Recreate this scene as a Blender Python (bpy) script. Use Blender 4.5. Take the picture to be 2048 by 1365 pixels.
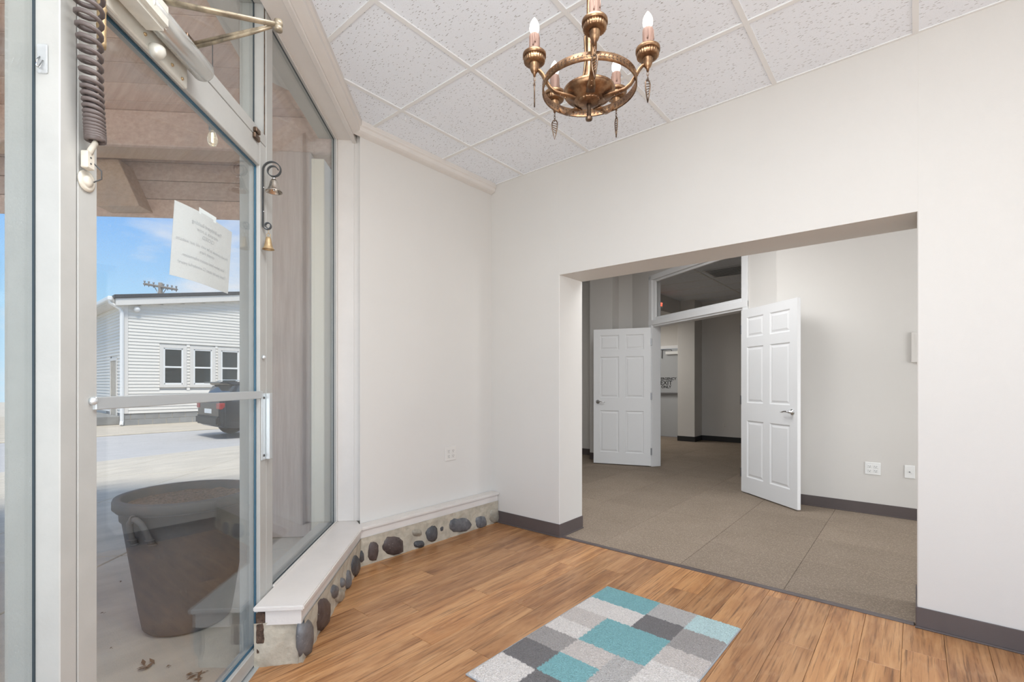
import bpy, bmesh, math, random
from mathutils import Vector, Matrix, noise
random.seed(7)
R = math.radians
Q = 2 ** -.5
for o in list(bpy.data.objects): bpy.data.objects.remove(o)
SC = bpy.context.scene
COL = SC.collection

# ------------------------------------------------------------------ camera
FPX, HOR, CAMH, YAW = 957.0, 768.0, 1.2, R(40.2)
cam_d = bpy.data.cameras.new('camera'); cam = bpy.data.objects.new('camera', cam_d); COL.objects.link(cam)
cam.location = (0, 0, CAMH); cam.rotation_euler = (R(90), 0, YAW)
cam_d.sensor_width = 36; cam_d.lens = 36 * FPX / 2048
cam_d.shift_y = (HOR - 682.5) / 2048; cam_d.clip_start = .02; cam_d.clip_end = 300
SC.camera = cam
SC.view_settings.view_transform = 'Standard'; SC.view_settings.look = 'None'
SC.view_settings.gamma = 1; SC.view_settings.use_curve_mapping = False
SC.view_settings.exposure = 0.10

# ------------------------------------------------------------------ sky
world = bpy.data.worlds.new('sky'); SC.world = world; world.use_nodes = True
nt = world.node_tree; nt.nodes.clear()
def wn(t, **k):
    n = nt.nodes.new(t)
    for a, b in k.items(): setattr(n, a, b)
    return n
tc = wn('ShaderNodeTexCoord'); sep = wn('ShaderNodeSeparateXYZ'); nt.links.new(tc.outputs['Generated'], sep.inputs[0])
ramp = wn('ShaderNodeValToRGB'); nt.links.new(sep.outputs['Z'], ramp.inputs[0])
e = ramp.color_ramp.elements
e[0].position = 0.0; e[0].color = (.62, .82, .98, 1); e[1].position = .55; e[1].color = (.38, .54, .86, 1)
m_ = e.new(.12); m_.color = (.46, .73, .98, 1)
m_ = e.new(.27); m_.color = (.22, .49, .95, 1)
mp = wn('ShaderNodeMapping'); mp.inputs['Scale'].default_value = (1.0, 1.0, 3.2); mp.inputs['Location'].default_value = (.35, .1, .22)
nt.links.new(tc.outputs['Generated'], mp.inputs[0])
nz = wn('ShaderNodeTexNoise'); nz.inputs['Scale'].default_value = 3.6; nz.inputs['Detail'].default_value = 7; nz.inputs['Roughness'].default_value = .55
nt.links.new(mp.outputs[0], nz.inputs['Vector'])
cr = wn('ShaderNodeValToRGB'); nt.links.new(nz.outputs['Fac'], cr.inputs[0])
cr.color_ramp.elements[0].position = .51; cr.color_ramp.elements[0].color = (0, 0, 0, 1)
cr.color_ramp.elements[1].position = .68; cr.color_ramp.elements[1].color = (.85, .85, .85, 1)
mix = wn('ShaderNodeMix', data_type='RGBA'); mix.inputs['B'].default_value = (.84, .84, .90, 1)
nt.links.new(cr.outputs[0], mix.inputs['Factor']); nt.links.new(ramp.outputs[0], mix.inputs['A'])
bg = wn('ShaderNodeBackground'); bg.inputs['Strength'].default_value = 1.0
out = wn('ShaderNodeOutputWorld'); nt.links.new(mix.outputs['Result'], bg.inputs[0]); nt.links.new(bg.outputs[0], out.inputs[0])

ZC_ = 2.927
# hazy sun, high, behind this building
def lamp(name, typ, loc, rot, **k):
    d = bpy.data.lights.new(name, typ)
    for a, b in k.items(): setattr(d, a, b)
    o = bpy.data.objects.new(name, d); o.location = loc; o.rotation_euler = rot; COL.objects.link(o); return o
sd = Vector((-.46, .20, -.86)).normalized()
lamp('sun', 'SUN', (0, 0, 20), sd.to_track_quat('-Z', 'Y').to_euler(), energy=3.7, angle=R(16), color=(1, .93, .83))
# added area fills, out of view, on the south, sidelight and east sides
lamp('fill_south', 'AREA', (.45, -.93, 1.45), (R(130), 0, R(28)), shape='RECTANGLE', size=1.4, size_y=2.2, energy=74, color=(.93, .97, 1))  # added fill, tilted up to bounce off the ceiling
lamp('fill_sidelight', 'AREA', (-.78, -.30, 1.5), (R(98), 0, R(-45)), shape='RECTANGLE', size=1.2, size_y=2.3, energy=5, color=(.93, .97, 1))  # added fill in the sidelight plane, brightens the back wall
lamp('fill_east', 'AREA', (3.3, 1.0, 1.5), (R(100), 0, R(90)), shape='RECTANGLE', size=3.0, size_y=2.2, energy=20, color=(.93, .97, 1))  # added fill from the unseen east side
# added fill lights for entry and hall, no fixtures modelled
lamp('fill_ceiling_entry', 'AREA', (-.45, .78, ZC_ - .01), (0, 0, 0), shape='RECTANGLE', size=1.2, size_y=1.2, energy=44, color=(.97, .985, 1))  # added overhead fill, unseen, brightens floor and rug
lamp('fill_hall', 'AREA', (3.0, 4.0, 1.4), (R(90), 0, R(62)), shape='RECTANGLE', size=1.2, size_y=2.0, energy=64, color=(.97, .985, 1))  # added fill from the right of the hall, no window there
lamp('fill_ceiling_hall', 'AREA', (-1.9, 4.15, ZC_ - .01), (0, 0, 0), shape='RECTANGLE', size=1.2, size_y=1.2, energy=42, color=(.97, .985, 1))  # added overhead fill hidden by the opening header
lamp('far_room_lamp', 'AREA', (-4.9, 9.0, 2.58), (0, 0, 0), shape='RECTANGLE', size=.6, size_y=1.2, energy=30, color=(1, .97, .92))

# ------------------------------------------------------------------ helpers
cs, sn = math.cos(YAW), math.sin(YAW)
def ray(px, py):
    r = (px - 1024) / FPX
    return Vector((r * cs - sn, r * sn + cs, (HOR - py) / FPX))
def onz(px, py, z):
    d = ray(px, py); return d * ((z - CAMH) / d.z) + Vector((0, 0, CAMH))
def onpl(px, py, nx, ny, k):
    d = ray(px, py); return d * (k / (nx * d.x + ny * d.y)) + Vector((0, 0, CAMH))
def T(t, n, z): return Vector(((n - t) * Q, (n + t) * Q, z))     # frame of the 45 degree shop front: along, into room, up
def tnz(px, py, n):
    p = onpl(px, py, Q, Q, n); return ((p.y - p.x) * Q, p.z)
def frame(o, ux):                                                # vertical plane frame: a along ux, b to its left, z up
    ux = Vector((ux[0], ux[1], 0)).normalized(); uy = Vector((-ux.y, ux.x, 0)); o = Vector(o)
    return lambda a, b, z: o + ux * a + uy * b + Vector((0, 0, z))
W3 = lambda x, y, z: Vector((x, y, z))

class MB:
    def __init__(s, xf=W3): s.v = []; s.f = []; s.sm = []; s.mi = []; s.xf = xf
    def add(s, vs, fs, smooth=False, mi=0):
        b = len(s.v); s.v += [Vector(v) for v in vs]
        for f in fs: s.f.append([b + i for i in f]); s.sm.append(smooth); s.mi.append(mi)
        return s
    def box(s, x0, x1, y0, y1, z0, z1, mi=0):
        vs = [s.xf(x, y, z) for z in (z0, z1) for y in (y0, y1) for x in (x0, x1)]
        return s.add(vs, [(0, 2, 3, 1), (4, 5, 7, 6), (0, 1, 5, 4), (2, 6, 7, 3), (0, 4, 6, 2), (1, 3, 7, 5)], mi=mi)
    def prism(s, poly, z0, z1, mi=0):                            # polygon in frame's a,b
        n = len(poly); vs = [s.xf(a, b, z0) for a, b in poly] + [s.xf(a, b, z1) for a, b in poly]
        return s.add(vs, [tuple(range(n))[::-1], tuple(range(n, 2 * n))] + [(i, (i + 1) % n, n + (i + 1) % n, n + i) for i in range(n)], mi=mi)
    def slab(s, poly, b0, b1, mi=0):                             # polygon in frame's a,z extruded along b
        n = len(poly); vs = [s.xf(a, b0, z) for a, z in poly] + [s.xf(a, b1, z) for a, z in poly]
        return s.add(vs, [tuple(range(n))[::-1], tuple(range(n, 2 * n))] + [(i, (i + 1) % n, n + (i + 1) % n, n + i) for i in range(n)], mi=mi)
    def lathe(s, c, prof, seg=24, axis=(0, 0, 1), mi=0, flute=0, nf=0, close=True):
        ax = Vector(axis).normalized(); a = ax.orthogonal().normalized(); b = ax.cross(a); c = Vector(c)
        if abs(ax.z) > .99: a = Vector((1, 0, 0)); b = Vector((0, ax.z, 0))
        vs = []; fs = []
        for r, h in prof:
            for k in range(seg):
                w = 2 * math.pi * k / seg; rr = r * (1 + (flute * math.cos(nf * w) if flute else 0))
                vs.append(c + ax * h + (a * math.cos(w) + b * math.sin(w)) * rr)
        for i in range(len(prof) - 1):
            for k in range(seg):
                k2 = (k + 1) % seg; fs.append((i * seg + k, i * seg + k2, (i + 1) * seg + k2, (i + 1) * seg + k))
        if close: fs += [tuple(range(seg))[::-1], tuple(range((len(prof) - 1) * seg, len(prof) * seg))]
        return s.add(vs, fs, True, mi)
    def tube(s, pts, r, seg=8, mi=0, closed=False, flat=None):
        pts = [Vector(p) for p in pts]; n = len(pts); vs = []; fs = []; pn = None
        for i, p in enumerate(pts):
            t = (pts[(i + 1) % n] - pts[i - 1]) if closed else (pts[min(i + 1, n - 1)] - pts[max(i - 1, 0)])
            t.normalize()
            if pn is None: pn = t.orthogonal().normalized() if flat is None else Vector(flat)
            u = (pn - t * pn.dot(t))
            u = u.normalized() if u.length > 1e-6 else t.orthogonal().normalized()
            pn = u; w = t.cross(u); rr = r[i] if isinstance(r, (list, tuple)) else r
            r1, r2 = rr if isinstance(rr, tuple) else (rr, rr)
            for k in range(seg):
                a = 2 * math.pi * k / seg + (math.pi / 4 if seg == 4 else 0)
                vs.append(p + u * math.cos(a) * r1 + w * math.sin(a) * r2)
        m = n if closed else n - 1
        for i in range(m):
            j = (i + 1) % n
            for k in range(seg): fs.append((i * seg + k, i * seg + (k + 1) % seg, j * seg + (k + 1) % seg, j * seg + k))
        if not closed: fs += [tuple(range(seg))[::-1], tuple(range((n - 1) * seg, n * seg))]
        return s.add(vs, fs, seg > 4, mi)
    def build(s, name, mat, parent=None, bevel=0, base=None, bseg=1):
        vs = s.v
        if parent is not None: org = wloc(parent)
        elif base is not None: org = Vector(base)
        else:
            xs = [v.x for v in vs]; ys = [v.y for v in vs]; zs = [v.z for v in vs]
            org = Vector(((min(xs) + max(xs)) / 2, (min(ys) + max(ys)) / 2, min(zs)))
        bm = bmesh.new(); bv = [bm.verts.new(v - org) for v in vs]
        for f, sm, mi in zip(s.f, s.sm, s.mi):
            try: ff = bm.faces.new([bv[i] for i in f])
            except ValueError: continue
            ff.smooth = sm; ff.material_index = mi
        bmesh.ops.recalc_face_normals(bm, faces=bm.faces)
        if bevel:
            es = [e_ for e_ in bm.edges if e_.is_manifold and e_.calc_face_angle(0) > .6]
            bmesh.ops.bevel(bm, geom=es, offset=bevel, segments=bseg, affect='EDGES', clamp_overlap=True)
        me = bpy.data.meshes.new(name); bm.to_mesh(me); bm.free()
        for m in (mat if isinstance(mat, (list, tuple)) else [mat]): me.materials.append(m)
        o = bpy.data.objects.new(name, me); COL.objects.link(o)
        if parent is not None: o.parent = parent
        else: o.location = org
        return o
def wloc(o):
    p = Vector(o.location)
    while o.parent: o = o.parent; p += o.location
    return p
def tag(o, label=None, cat=None, group=None, kind=None):
    if label: o['label'] = label
    if cat: o['category'] = cat
    if group: o['group'] = group
    if kind: o['kind'] = kind
    return o
def thing(name, loc, label, cat, group=None, kind=None):
    o = bpy.data.objects.new(name, None); o.location = loc; o.empty_display_size = .05; COL.objects.link(o)
    return tag(o, label, cat, group, kind)
def struct(o, label, cat): return tag(o, label, cat, kind='structure')
def clip(poly, nx, ny, k):                                       # keep nx*x+ny*y >= k
    r = []
    for i in range(len(poly)):
        a, b = poly[i - 1], poly[i]; da = nx * a[0] + ny * a[1] - k; db = nx * b[0] + ny * b[1] - k
        if (da >= 0) != (db >= 0):
            w = da / (da - db); r.append((a[0] + (b[0] - a[0]) * w, a[1] + (b[1] - a[1]) * w))
        if db >= 0: r.append(b)
    return r
def text_mesh(txt, size, align='CENTER', ext=.0005, bold=0):
    cu = bpy.data.curves.new('lettering', 'FONT'); cu.body = txt; cu.size = size; cu.align_x = align; cu.extrude = ext; cu.offset = bold
    o = bpy.data.objects.new('lettering', cu); COL.objects.link(o)
    dg = bpy.context.evaluated_depsgraph_get(); me = bpy.data.meshes.new_from_object(o.evaluated_get(dg))
    bpy.data.objects.remove(o); return me

# ------------------------------------------------------------------ materials
class NT:
    def __init__(s, name):
        s.m = bpy.data.materials.new(name); s.m.use_nodes = True; s.t = s.m.node_tree; s.b = s.t.nodes['Principled BSDF']
    def n(s, typ, ins=None, **k):
        n = s.t.nodes.new(typ)
        for a, b in k.items(): setattr(n, a, b)
        for a, b in (ins or {}).items():
            if hasattr(b, 'links') or isinstance(b, bpy.types.NodeSocket): s.t.links.new(b, n.inputs[a])
            else: n.inputs[a].default_value = b
        return n
    def l(s, a, b): s.t.links.new(a, b)
    def ramp(s, fac, stops):
        n = s.n('ShaderNodeValToRGB', {0: fac}); el = n.color_ramp.elements
        while len(el) < len(stops): el.new(.5)
        for q, (p, c) in zip(el, stops): q.position = p; q.color = c if len(c) == 4 else (*c, 1)
        return n.outputs[0]
    def mix(s, f, a, b, mode='MIX'):
        n = s.n('ShaderNodeMix', data_type='RGBA', blend_type=mode)
        for k, v in (('Factor', f), ('A', a), ('B', b)):
            if isinstance(v, bpy.types.NodeSocket): s.l(v, n.inputs[k])
            else: n.inputs[k].default_value = v if k == 'Factor' or len(v) == 4 else (*v, 1)
        return n.outputs['Result']
    def coord(s, scale=(1, 1, 1), kind='Object'):
        return s.n('ShaderNodeMapping', {0: s.n('ShaderNodeTexCoord').outputs[kind], 'Scale': scale}).outputs[0]
    def noise(s, vec, scale, detail=4, rough=.5):
        return s.n('ShaderNodeTexNoise', {'Vector': vec, 'Scale': scale, 'Detail': detail, 'Roughness': rough}).outputs['Fac']
    def bump(s, h, dist, strength=1.0):
        s.l(s.n('ShaderNodeBump', {'Height': h, 'Distance': dist, 'Strength': strength}).outputs[0], s.b.inputs['Normal'])
    def set(s, **k):
        for a, b in k.items():
            a = a.replace('_', ' ')
            if isinstance(b, bpy.types.NodeSocket): s.l(b, s.b.inputs[a])
            else: s.b.inputs[a].default_value = (*b, 1) if isinstance(b, tuple) and len(b) == 3 else b
        return s.m
def plain(name, c, rough=.5, metal=0, var=.0, scale=20, bump=0, bscale=200, **k):
    t = NT(name)
    col = c
    if var:
        v = t.coord(); col = t.mix(t.ramp(t.noise(v, scale, 5, .6), [(.3, (0, 0, 0)), (.7, (1, 1, 1))]), tuple(x * (1 - var) for x in c), tuple(min(1, x * (1 + var * .5)) for x in c))
    if bump: t.bump(t.noise(t.coord(), bscale, 3), bump)
    return t.set(Base_Color=col, Roughness=rough, Metallic=metal, **k)
M = {}
M['paint'] = plain('wall_paint', (.665, .64, .605), .62, var=.02, scale=1.5, bump=.0004, bscale=350)
M['trim'] = plain('trim_paint', (.70, .66, .62), .38, var=.04, scale=6, bump=.0006, bscale=60)
M['white'] = plain('white_door_paint', (.80, .80, .80), .42, bump=.0002, bscale=400)
M['alu'] = plain('painted_aluminium', (.44, .435, .41), .32, var=.06, scale=9, bump=.0002, bscale=120)
M['alu_bright'] = plain('bright_aluminium', (.60, .63, .64), .36, .6)
M['steel'] = plain('chrome', (.60, .60, .60), .16, 1)
M['hinge'] = plain('dull_hinge_steel', (.26, .26, .27), .4, 1)
M['gasket'] = plain('dark_gasket', (.03, .045, .055), .5)
M['black'] = plain('black', (.02, .02, .02), .5)
M['plate'] = plain('white_plastic', (.82, .82, .80), .35)
M['beige_plate'] = plain('painted_plate', (.68, .65, .61), .45)
M['screw'] = plain('dark_screw', (.05, .05, .05), .5)
M['clear'] = plain('clear_plastic', (.9, .92, .93), .12, **{'Transmission_Weight': .75, 'IOR': 1.35})
def glass(name, tint=(.97, .985, .98), dirt=0.0, gl=1.0):
    t = NT(name); t.t.nodes.remove(t.b)
    o = t.t.nodes['Material Output']
    tr = t.n('ShaderNodeBsdfTransparent', {'Color': (*tint, 1)})
    gs = t.n('ShaderNodeBsdfGlossy', {'Color': (.95 * gl, .97 * gl, .97 * gl, 1), 'Roughness': .012})
    bf = t.n('ShaderNodeNewGeometry').outputs['Backfacing']
    ior = t.n('ShaderNodeMapRange', {'Value': bf, 'To Min': 1.42, 'To Max': 1 / 1.42}).outputs[0]   # both faces of the pane reflect alike
    fr = t.n('ShaderNodeFresnel', {'IOR': ior})
    mx = t.n('ShaderNodeMixShader', {0: fr.outputs[0], 1: tr.outputs[0], 2: gs.outputs[0]}).outputs[0]
    if dirt:
        v = t.coord(); sp = t.ramp(t.noise(v, 420, 2, .6), [(.60, (0, 0, 0)), (.72, (1, 1, 1))])
        big = t.ramp(t.noise(v, 2.2, 4), [(.4, (.1, .1, .1)), (.7, (1, 1, 1))])
        f = t.n('ShaderNodeMath', {0: t.n('ShaderNodeMath', {0: sp, 1: big}, operation='MULTIPLY').outputs[0], 1: dirt}, operation='MULTIPLY').outputs[0]
        df = t.n('ShaderNodeBsdfDiffuse', {'Color': (.75, .75, .73, 1)})
        mx = t.n('ShaderNodeMixShader', {0: f, 1: mx, 2: df.outputs[0]}).outputs[0]
    t.l(mx, o.inputs[0]); return t.m
M['glass'] = glass('window_glass', dirt=.28)
M['glass_clean'] = glass('inner_glass', (.94, .94, .94))
M['glass_edge'] = plain('glass_edge', (.03, .10, .16), .25)
def mat_plank():
    t = NT('laminate_plank'); rnd = t.n('ShaderNodeObjectInfo').outputs['Random']
    geo = t.n('ShaderNodeNewGeometry').outputs['Position']
    off = t.n('ShaderNodeCombineXYZ', {0: t.n('ShaderNodeMath', {0: rnd, 1: 37.0}, operation='MULTIPLY').outputs[0], 1: t.n('ShaderNodeMath', {0: rnd, 1: 91.0}, operation='MULTIPLY').outputs[0], 2: 0.0}).outputs[0]
    pos = t.n('ShaderNodeVectorMath', {0: geo, 1: off}, operation='ADD').outputs[0]
    v1 = t.n('ShaderNodeMapping', {0: pos, 'Scale': (9, .9, 1)}).outputs[0]
    w = t.n('ShaderNodeTexNoise', {'Vector': v1, 'Scale': 1.5, 'Detail': 5, 'Roughness': .62, 'Distortion': 1.2}).outputs['Fac']
    v2 = t.n('ShaderNodeMapping', {0: pos, 'Scale': (95, 2.6, 1)}).outputs[0]
    fine = t.noise(v2, 1.0, 5, .65)
    base = t.ramp(w, [(.25, (.20, .082, .032)), (.42, (.37, .175, .070)), (.58, (.49, .255, .110)), (.8, (.60, .345, .165))])
    tone = t.ramp(rnd, [(0, (.82, .80, .80)), (.5, (.98, .98, .98)), (1, (1.16, 1.13, 1.08))])
    base = t.mix(1.0, base, tone, 'MULTIPLY')
    base = t.mix(t.ramp(fine, [(.52, (0, 0, 0)), (.66, (.75, .75, .75))]), base, (.12, .055, .024))
    v3 = t.n('ShaderNodeMapping', {0: pos, 'Scale': (6.5, .55, 1)}).outputs[0]
    wv = t.n('ShaderNodeTexWave', {'Vector': v3, 'Scale': 2.2, 'Distortion': 9.0, 'Detail': 3.0, 'Detail Scale': 1.1}, wave_type='RINGS').outputs['Fac']
    base = t.mix(t.ramp(wv, [(.86, (0, 0, 0)), (.97, (.10, .10, .10))]), base, (.62, .40, .22))
    t.bump(fine, .0006, .5)
    return t.set(Base_Color=base, Roughness=t.ramp(fine, [(.3, (.26, .26, .26)), (.7, (.42, .42, .42))]))
M['plank'] = mat_plank()
def mat_tile():
    t = NT('acoustic_tile'); rnd = t.n('ShaderNodeObjectInfo').outputs['Random']
    geo = t.n('ShaderNodeNewGeometry').outputs['Position']
    off = t.n('ShaderNodeCombineXYZ', {0: t.n('ShaderNodeMath', {0: rnd, 1: 50.0}, operation='MULTIPLY').outputs[0], 1: rnd, 2: 0.0}).outputs[0]
    pos = t.n('ShaderNodeVectorMath', {0: geo, 1: off}, operation='ADD').outputs[0]
    hs = None
    for ang, sc, lo in ((25, 1.0, 0), (-40, 1.1, 5), (75, .9, 11)):
        v = t.n('ShaderNodeMapping', {0: pos, 'Rotation': (0, 0, R(ang)), 'Scale': (27 * sc, 105 * sc, 1), 'Location': (lo, lo * 2, 0)}).outputs[0]
        nd = t.n('ShaderNodeTexNoise', {'Vector': v, 'Scale': .8, 'Detail': 1, 'Distortion': .5}).outputs['Color']
        v = t.mix(.25, v, nd, 'LINEAR_LIGHT')
        vo = t.n('ShaderNodeTexVoronoi', {'Vector': v, 'Scale': 1.0, 'Randomness': 1.0})
        thr = t.n('ShaderNodeMath', {0: vo.outputs['Distance'], 1: .17}, operation='LESS_THAN').outputs[0]
        keep = t.n('ShaderNodeMath', {0: t.n('ShaderNodeSeparateXYZ', {0: vo.outputs['Color']}).outputs[0], 1: .45}, operation='GREATER_THAN').outputs[0]
        h = t.n('ShaderNodeMath', {0: thr, 1: keep}, operation='MULTIPLY').outputs[0]
        hs = h if hs is None else t.n('ShaderNodeMath', {0: hs, 1: h}, operation='MAXIMUM').outputs[0]
    fine = t.noise(pos, 260, 3, .6)
    pin = t.ramp(t.noise(pos, 330, 1, .5), [(.26, (1, 1, 1)), (.30, (0, 0, 0))])
    col = t.mix(fine, (.79, .825, .875), (.88, .915, .965))
    col = t.mix(pin, col, (.45, .45, .44)); col = t.mix(hs, col, (.42, .42, .42))
    hh = t.n('ShaderNodeMath', {0: t.n('ShaderNodeMath', {0: fine, 1: .35}, operation='MULTIPLY').outputs[0], 1: hs}, operation='SUBTRACT').outputs[0]
    t.bump(hh, .0015, .6)
    return t.set(Base_Color=col, Roughness=.85)
M['tile'] = mat_tile()
M['grid'] = plain('ceiling_grid', (.78, .78, .77), .45)
def mat_carpet():
    t = NT('carpet_tile'); g = t.n('ShaderNodeNewGeometry').outputs['Position']; rnd = t.n('ShaderNodeObjectInfo').outputs['Random']
    v = t.n('ShaderNodeMapping', {0: g, 'Rotation': (0, 0, R(18)), 'Scale': (1, 1.6, 1)}).outputs[0]
    a = t.n('ShaderNodeTexVoronoi', {'Vector': v, 'Scale': 95.0}).outputs['Distance']
    b = t.noise(v, 60, 4, .7); c = t.noise(g, 3, 3)
    f = t.n('ShaderNodeMath', {0: a, 1: b}, operation='ADD').outputs[0]
    col = t.ramp(f, [(.45, (.46, .375, .295)), (.75, (.33, .26, .195)), (1.05, (.19, .145, .105))])
    col = t.mix(.28, col, t.ramp(c, [(.35, (.31, .25, .19)), (.7, (.40, .325, .255))]))
    col = t.mix(1.0, col, t.ramp(rnd, [(0, (.93, .93, .93)), (1, (1.07, 1.07, 1.07))]), 'MULTIPLY')
    t.bump(f, .004, .8); return t.set(Base_Color=col, Roughness=.95)
M['carpet'] = mat_carpet()
M['base'] = plain('vinyl_cove_base', (.105, .085, .082), .38, var=.12, scale=4)
M['mortar'] = plain('mortar', (.50, .45, .36), .8, var=.25, scale=14, bump=.006, bscale=28)
def mat_stone(name, c1, c2):
    t = NT(name); v = t.coord(); a = t.noise(v, 16, 6, .65); b = t.noise(v, 75, 3, .7)
    col = t.mix(t.ramp(a, [(.35, (0, 0, 0)), (.66, (1, 1, 1))]), c1, c2)
    col = t.mix(t.ramp(b, [(.64, (0, 0, 0)), (.74, (.6, .6, .6))]), col, (.5, .47, .42))
    t.bump(a, .006, .8); return t.set(Base_Color=col, Roughness=.45)
M['stone_brown'] = mat_stone('brown_fieldstone', (.05, .036, .034), (.11, .082, .075))
M['stone_grey'] = mat_stone('grey_fieldstone', (.085, .088, .095), (.19, .19, .195))
M['stone_dark'] = mat_stone('dark_fieldstone', (.045, .047, .052), (.10, .10, .105))
M['stone_tan'] = mat_stone('tan_fieldstone', (.27, .24, .19), (.42, .38, .31))
def mat_timber(name, c1, c2, sc=(2, 30, 30)):
    t = NT(name); v = t.coord(sc); a = t.noise(v, 1.0, 6, .65); b = t.noise(t.coord(), 2.2, 4)
    col = t.mix(t.ramp(a, [(.3, (0, 0, 0)), (.7, (1, 1, 1))]), c1, c2)
    rnd = t.n('ShaderNodeObjectInfo').outputs['Random']
    col = t.mix(1.0, col, t.ramp(rnd, [(0, (.82, .82, .84)), (1, (1.12, 1.1, 1.08))]), 'MULTIPLY')
    col = t.mix(t.ramp(b, [(.5, (0, 0, 0)), (.75, (.5, .5, .5))]), col, (.42, .36, .34))
    t.bump(a, .003, .7); return t.set(Base_Color=col, Roughness=.8)
M['cedar'] = mat_timber('weathered_cedar', (.60, .40, .31), (.80, .61, .50))
M['cedar_up'] = mat_timber('upright_cedar', (.60, .45, .38), (.80, .66, .58), (30, 30, 2))
M['pine'] = mat_timber('pale_beam', (.56, .36, .23), (.72, .52, .38))
M['cream'] = plain('cream_box_trim', (.86, .80, .67), .5)
def mat_concrete(name, c, var=.14):
    t = NT(name); g = t.n('ShaderNodeNewGeometry').outputs['Position']
    v = t.n('ShaderNodeMapping', {0: g, 'Rotation': (0, 0, R(-8)), 'Scale': (1.4, .45, 1)}).outputs[0]
    a = t.noise(v, 3.5, 6, .6); b = t.noise(g, 150, 3, .7)
    col = t.mix(t.ramp(a, [(.3, (0, 0, 0)), (.72, (1, 1, 1))]), tuple(x * (1 - var) for x in c), tuple(min(1, x * (1 + var)) for x in c))
    col = t.mix(t.ramp(b, [(.6, (0, 0, 0)), (.8, (.3, .3, .3))]), col, tuple(x * .6 for x in c))
    t.bump(b, .002, .5); return t.set(Base_Color=col, Roughness=.85)
M['concrete'] = mat_concrete('concrete_pavement', (.54, .485, .405))
M['kerb'] = mat_concrete('far_pavement', (.50, .44, .36))
M['road'] = mat_concrete('asphalt', (.45, .435, .425), .06)
M['block'] = mat_concrete('concrete_block', (.27, .27, .265), .2)
M['siding'] = plain('vinyl_siding', (.72, .69, .64), .5)
M['bwhite'] = plain('house_white', (.82, .82, .81), .4)
M['btrim'] = plain('house_trim', (.70, .67, .63), .5)
M['roof'] = plain('dark_roof_edge', (.03, .033, .04), .5)
M['dark_pane'] = plain('dark_window_pane', (.018, .024, .026), .06)
M['planter'] = None
def mat_planter():
    t = NT('planter_clay'); v = t.coord(); a = t.noise(v, 5, 5, .6); b = t.noise(t.coord((1, 1, .25)), 130, 3, .7)
    col = t.ramp(a, [(.3, (.088, .085, .087)), (.52, (.118, .107, .102)), (.75, (.165, .128, .110))])
    col = t.mix(t.ramp(b, [(.62, (0, 0, 0)), (.8, (.4, .4, .4))]), col, (.27, .26, .25))
    t.bump(b, .001, .6); return t.set(Base_Color=col, Roughness=.72)
M['planter'] = mat_planter()
M['soil'] = plain('dry_soil', (.24, .175, .13), .95, var=.6, scale=60, bump=.012, bscale=70)
def mat_bronze(name, c1, c2, rough=.34):
    t = NT(name); v = t.coord(); a = t.noise(v, 24, 5, .6)
    col = t.mix(t.ramp(a, [(.38, (0, 0, 0)), (.66, (1, 1, 1))]), c1, c2)
    t.bump(t.noise(v, 120, 2), .0006, .6); return t.set(Base_Color=col, Roughness=rough, Metallic=.85)
M['bronze'] = mat_bronze('antique_bronze', (.16, .085, .046), (.40, .245, .135))
M['bronze_dark'] = mat_bronze('dark_bronze', (.10, .065, .045), (.22, .15, .10))
M['sleeve'] = mat_timber('drip_candle_sleeve', (.15, .085, .062), (.32, .205, .16), (60, 60, 5))
def emis(name, c, s):
    t = NT(name); return t.set(Base_Color=(.9, .9, .9), Emission_Color=c, Emission_Strength=s, Roughness=.2)
M['bulb'] = emis('lit_bulb', (1, .94, .85), 2.6)
M['filament'] = emis('filament', (1, .75, .42), 14.0)
M['exit_red'] = emis('exit_sign_red', (1, .12, .06), 2.2)
M['coil'] = plain('brown_cord', (.105, .082, .075), .5)
M['closer'] = plain('closer_enamel', (.66, .64, .57), .34, .15, var=.15, scale=12)
M['closer_body'] = plain('closer_cylinder', (.60, .60, .57), .26, .7)
M['arm'] = plain('worn_closer_arm', (.40, .33, .235), .4, .45, var=.6, scale=22)
M['oldwhite'] = plain('yellowed_plastic', (.62, .57, .48), .45, var=.2, scale=30)
M['nickel'] = plain('nickel_bell', (.60, .55, .49), .22, 1)
M['leafband'] = plain('dark_pierced_leaf', (.05, .03, .02), .5, .4)
M['iron'] = plain('dark_iron_strap', (.10, .105, .11), .35, .9)
M['tin'] = plain('rusty_tin_bell', (.50, .36, .20), .5, .6, var=.3, scale=60)
M['paper'] = plain('paper', (.68, .67, .67), .8, **{'Transmission_Weight': 0.0})
M['ink'] = plain('faint_ink', (.48, .48, .50), .8)
M['tape'] = plain('tape', (.92, .93, .94), .3)
M['letter'] = plain('black_letter', (.02, .02, .022), .5)
M['exitdoor'] = plain('grey_steel_door', (.42, .43, .44), .45)
M['car'] = plain('dark_car_paint', (.022, .027, .034), .14, .3)
M['carglass'] = plain('tinted_car_glass', (.06, .075, .09), .04)
M['tyre'] = plain('tyre', (.018, .018, .018), .8)
M['red'] = plain('tail_lamp_red', (.30, .02, .02), .2)
M['grey_wood'] = plain('grey_pole_wood', (.20, .18, .165), .8, var=.3, scale=3)
M['leaf'] = plain('dry_leaf', (.16, .10, .065), .8, var=.4, scale=40)
M['rot'] = plain('rotten_wood', (.10, .06, .04), .9, var=.6, scale=60, bump=.01, bscale=60)
M['foam'] = plain('shrub_green', (.05, .075, .03), .8)
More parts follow.
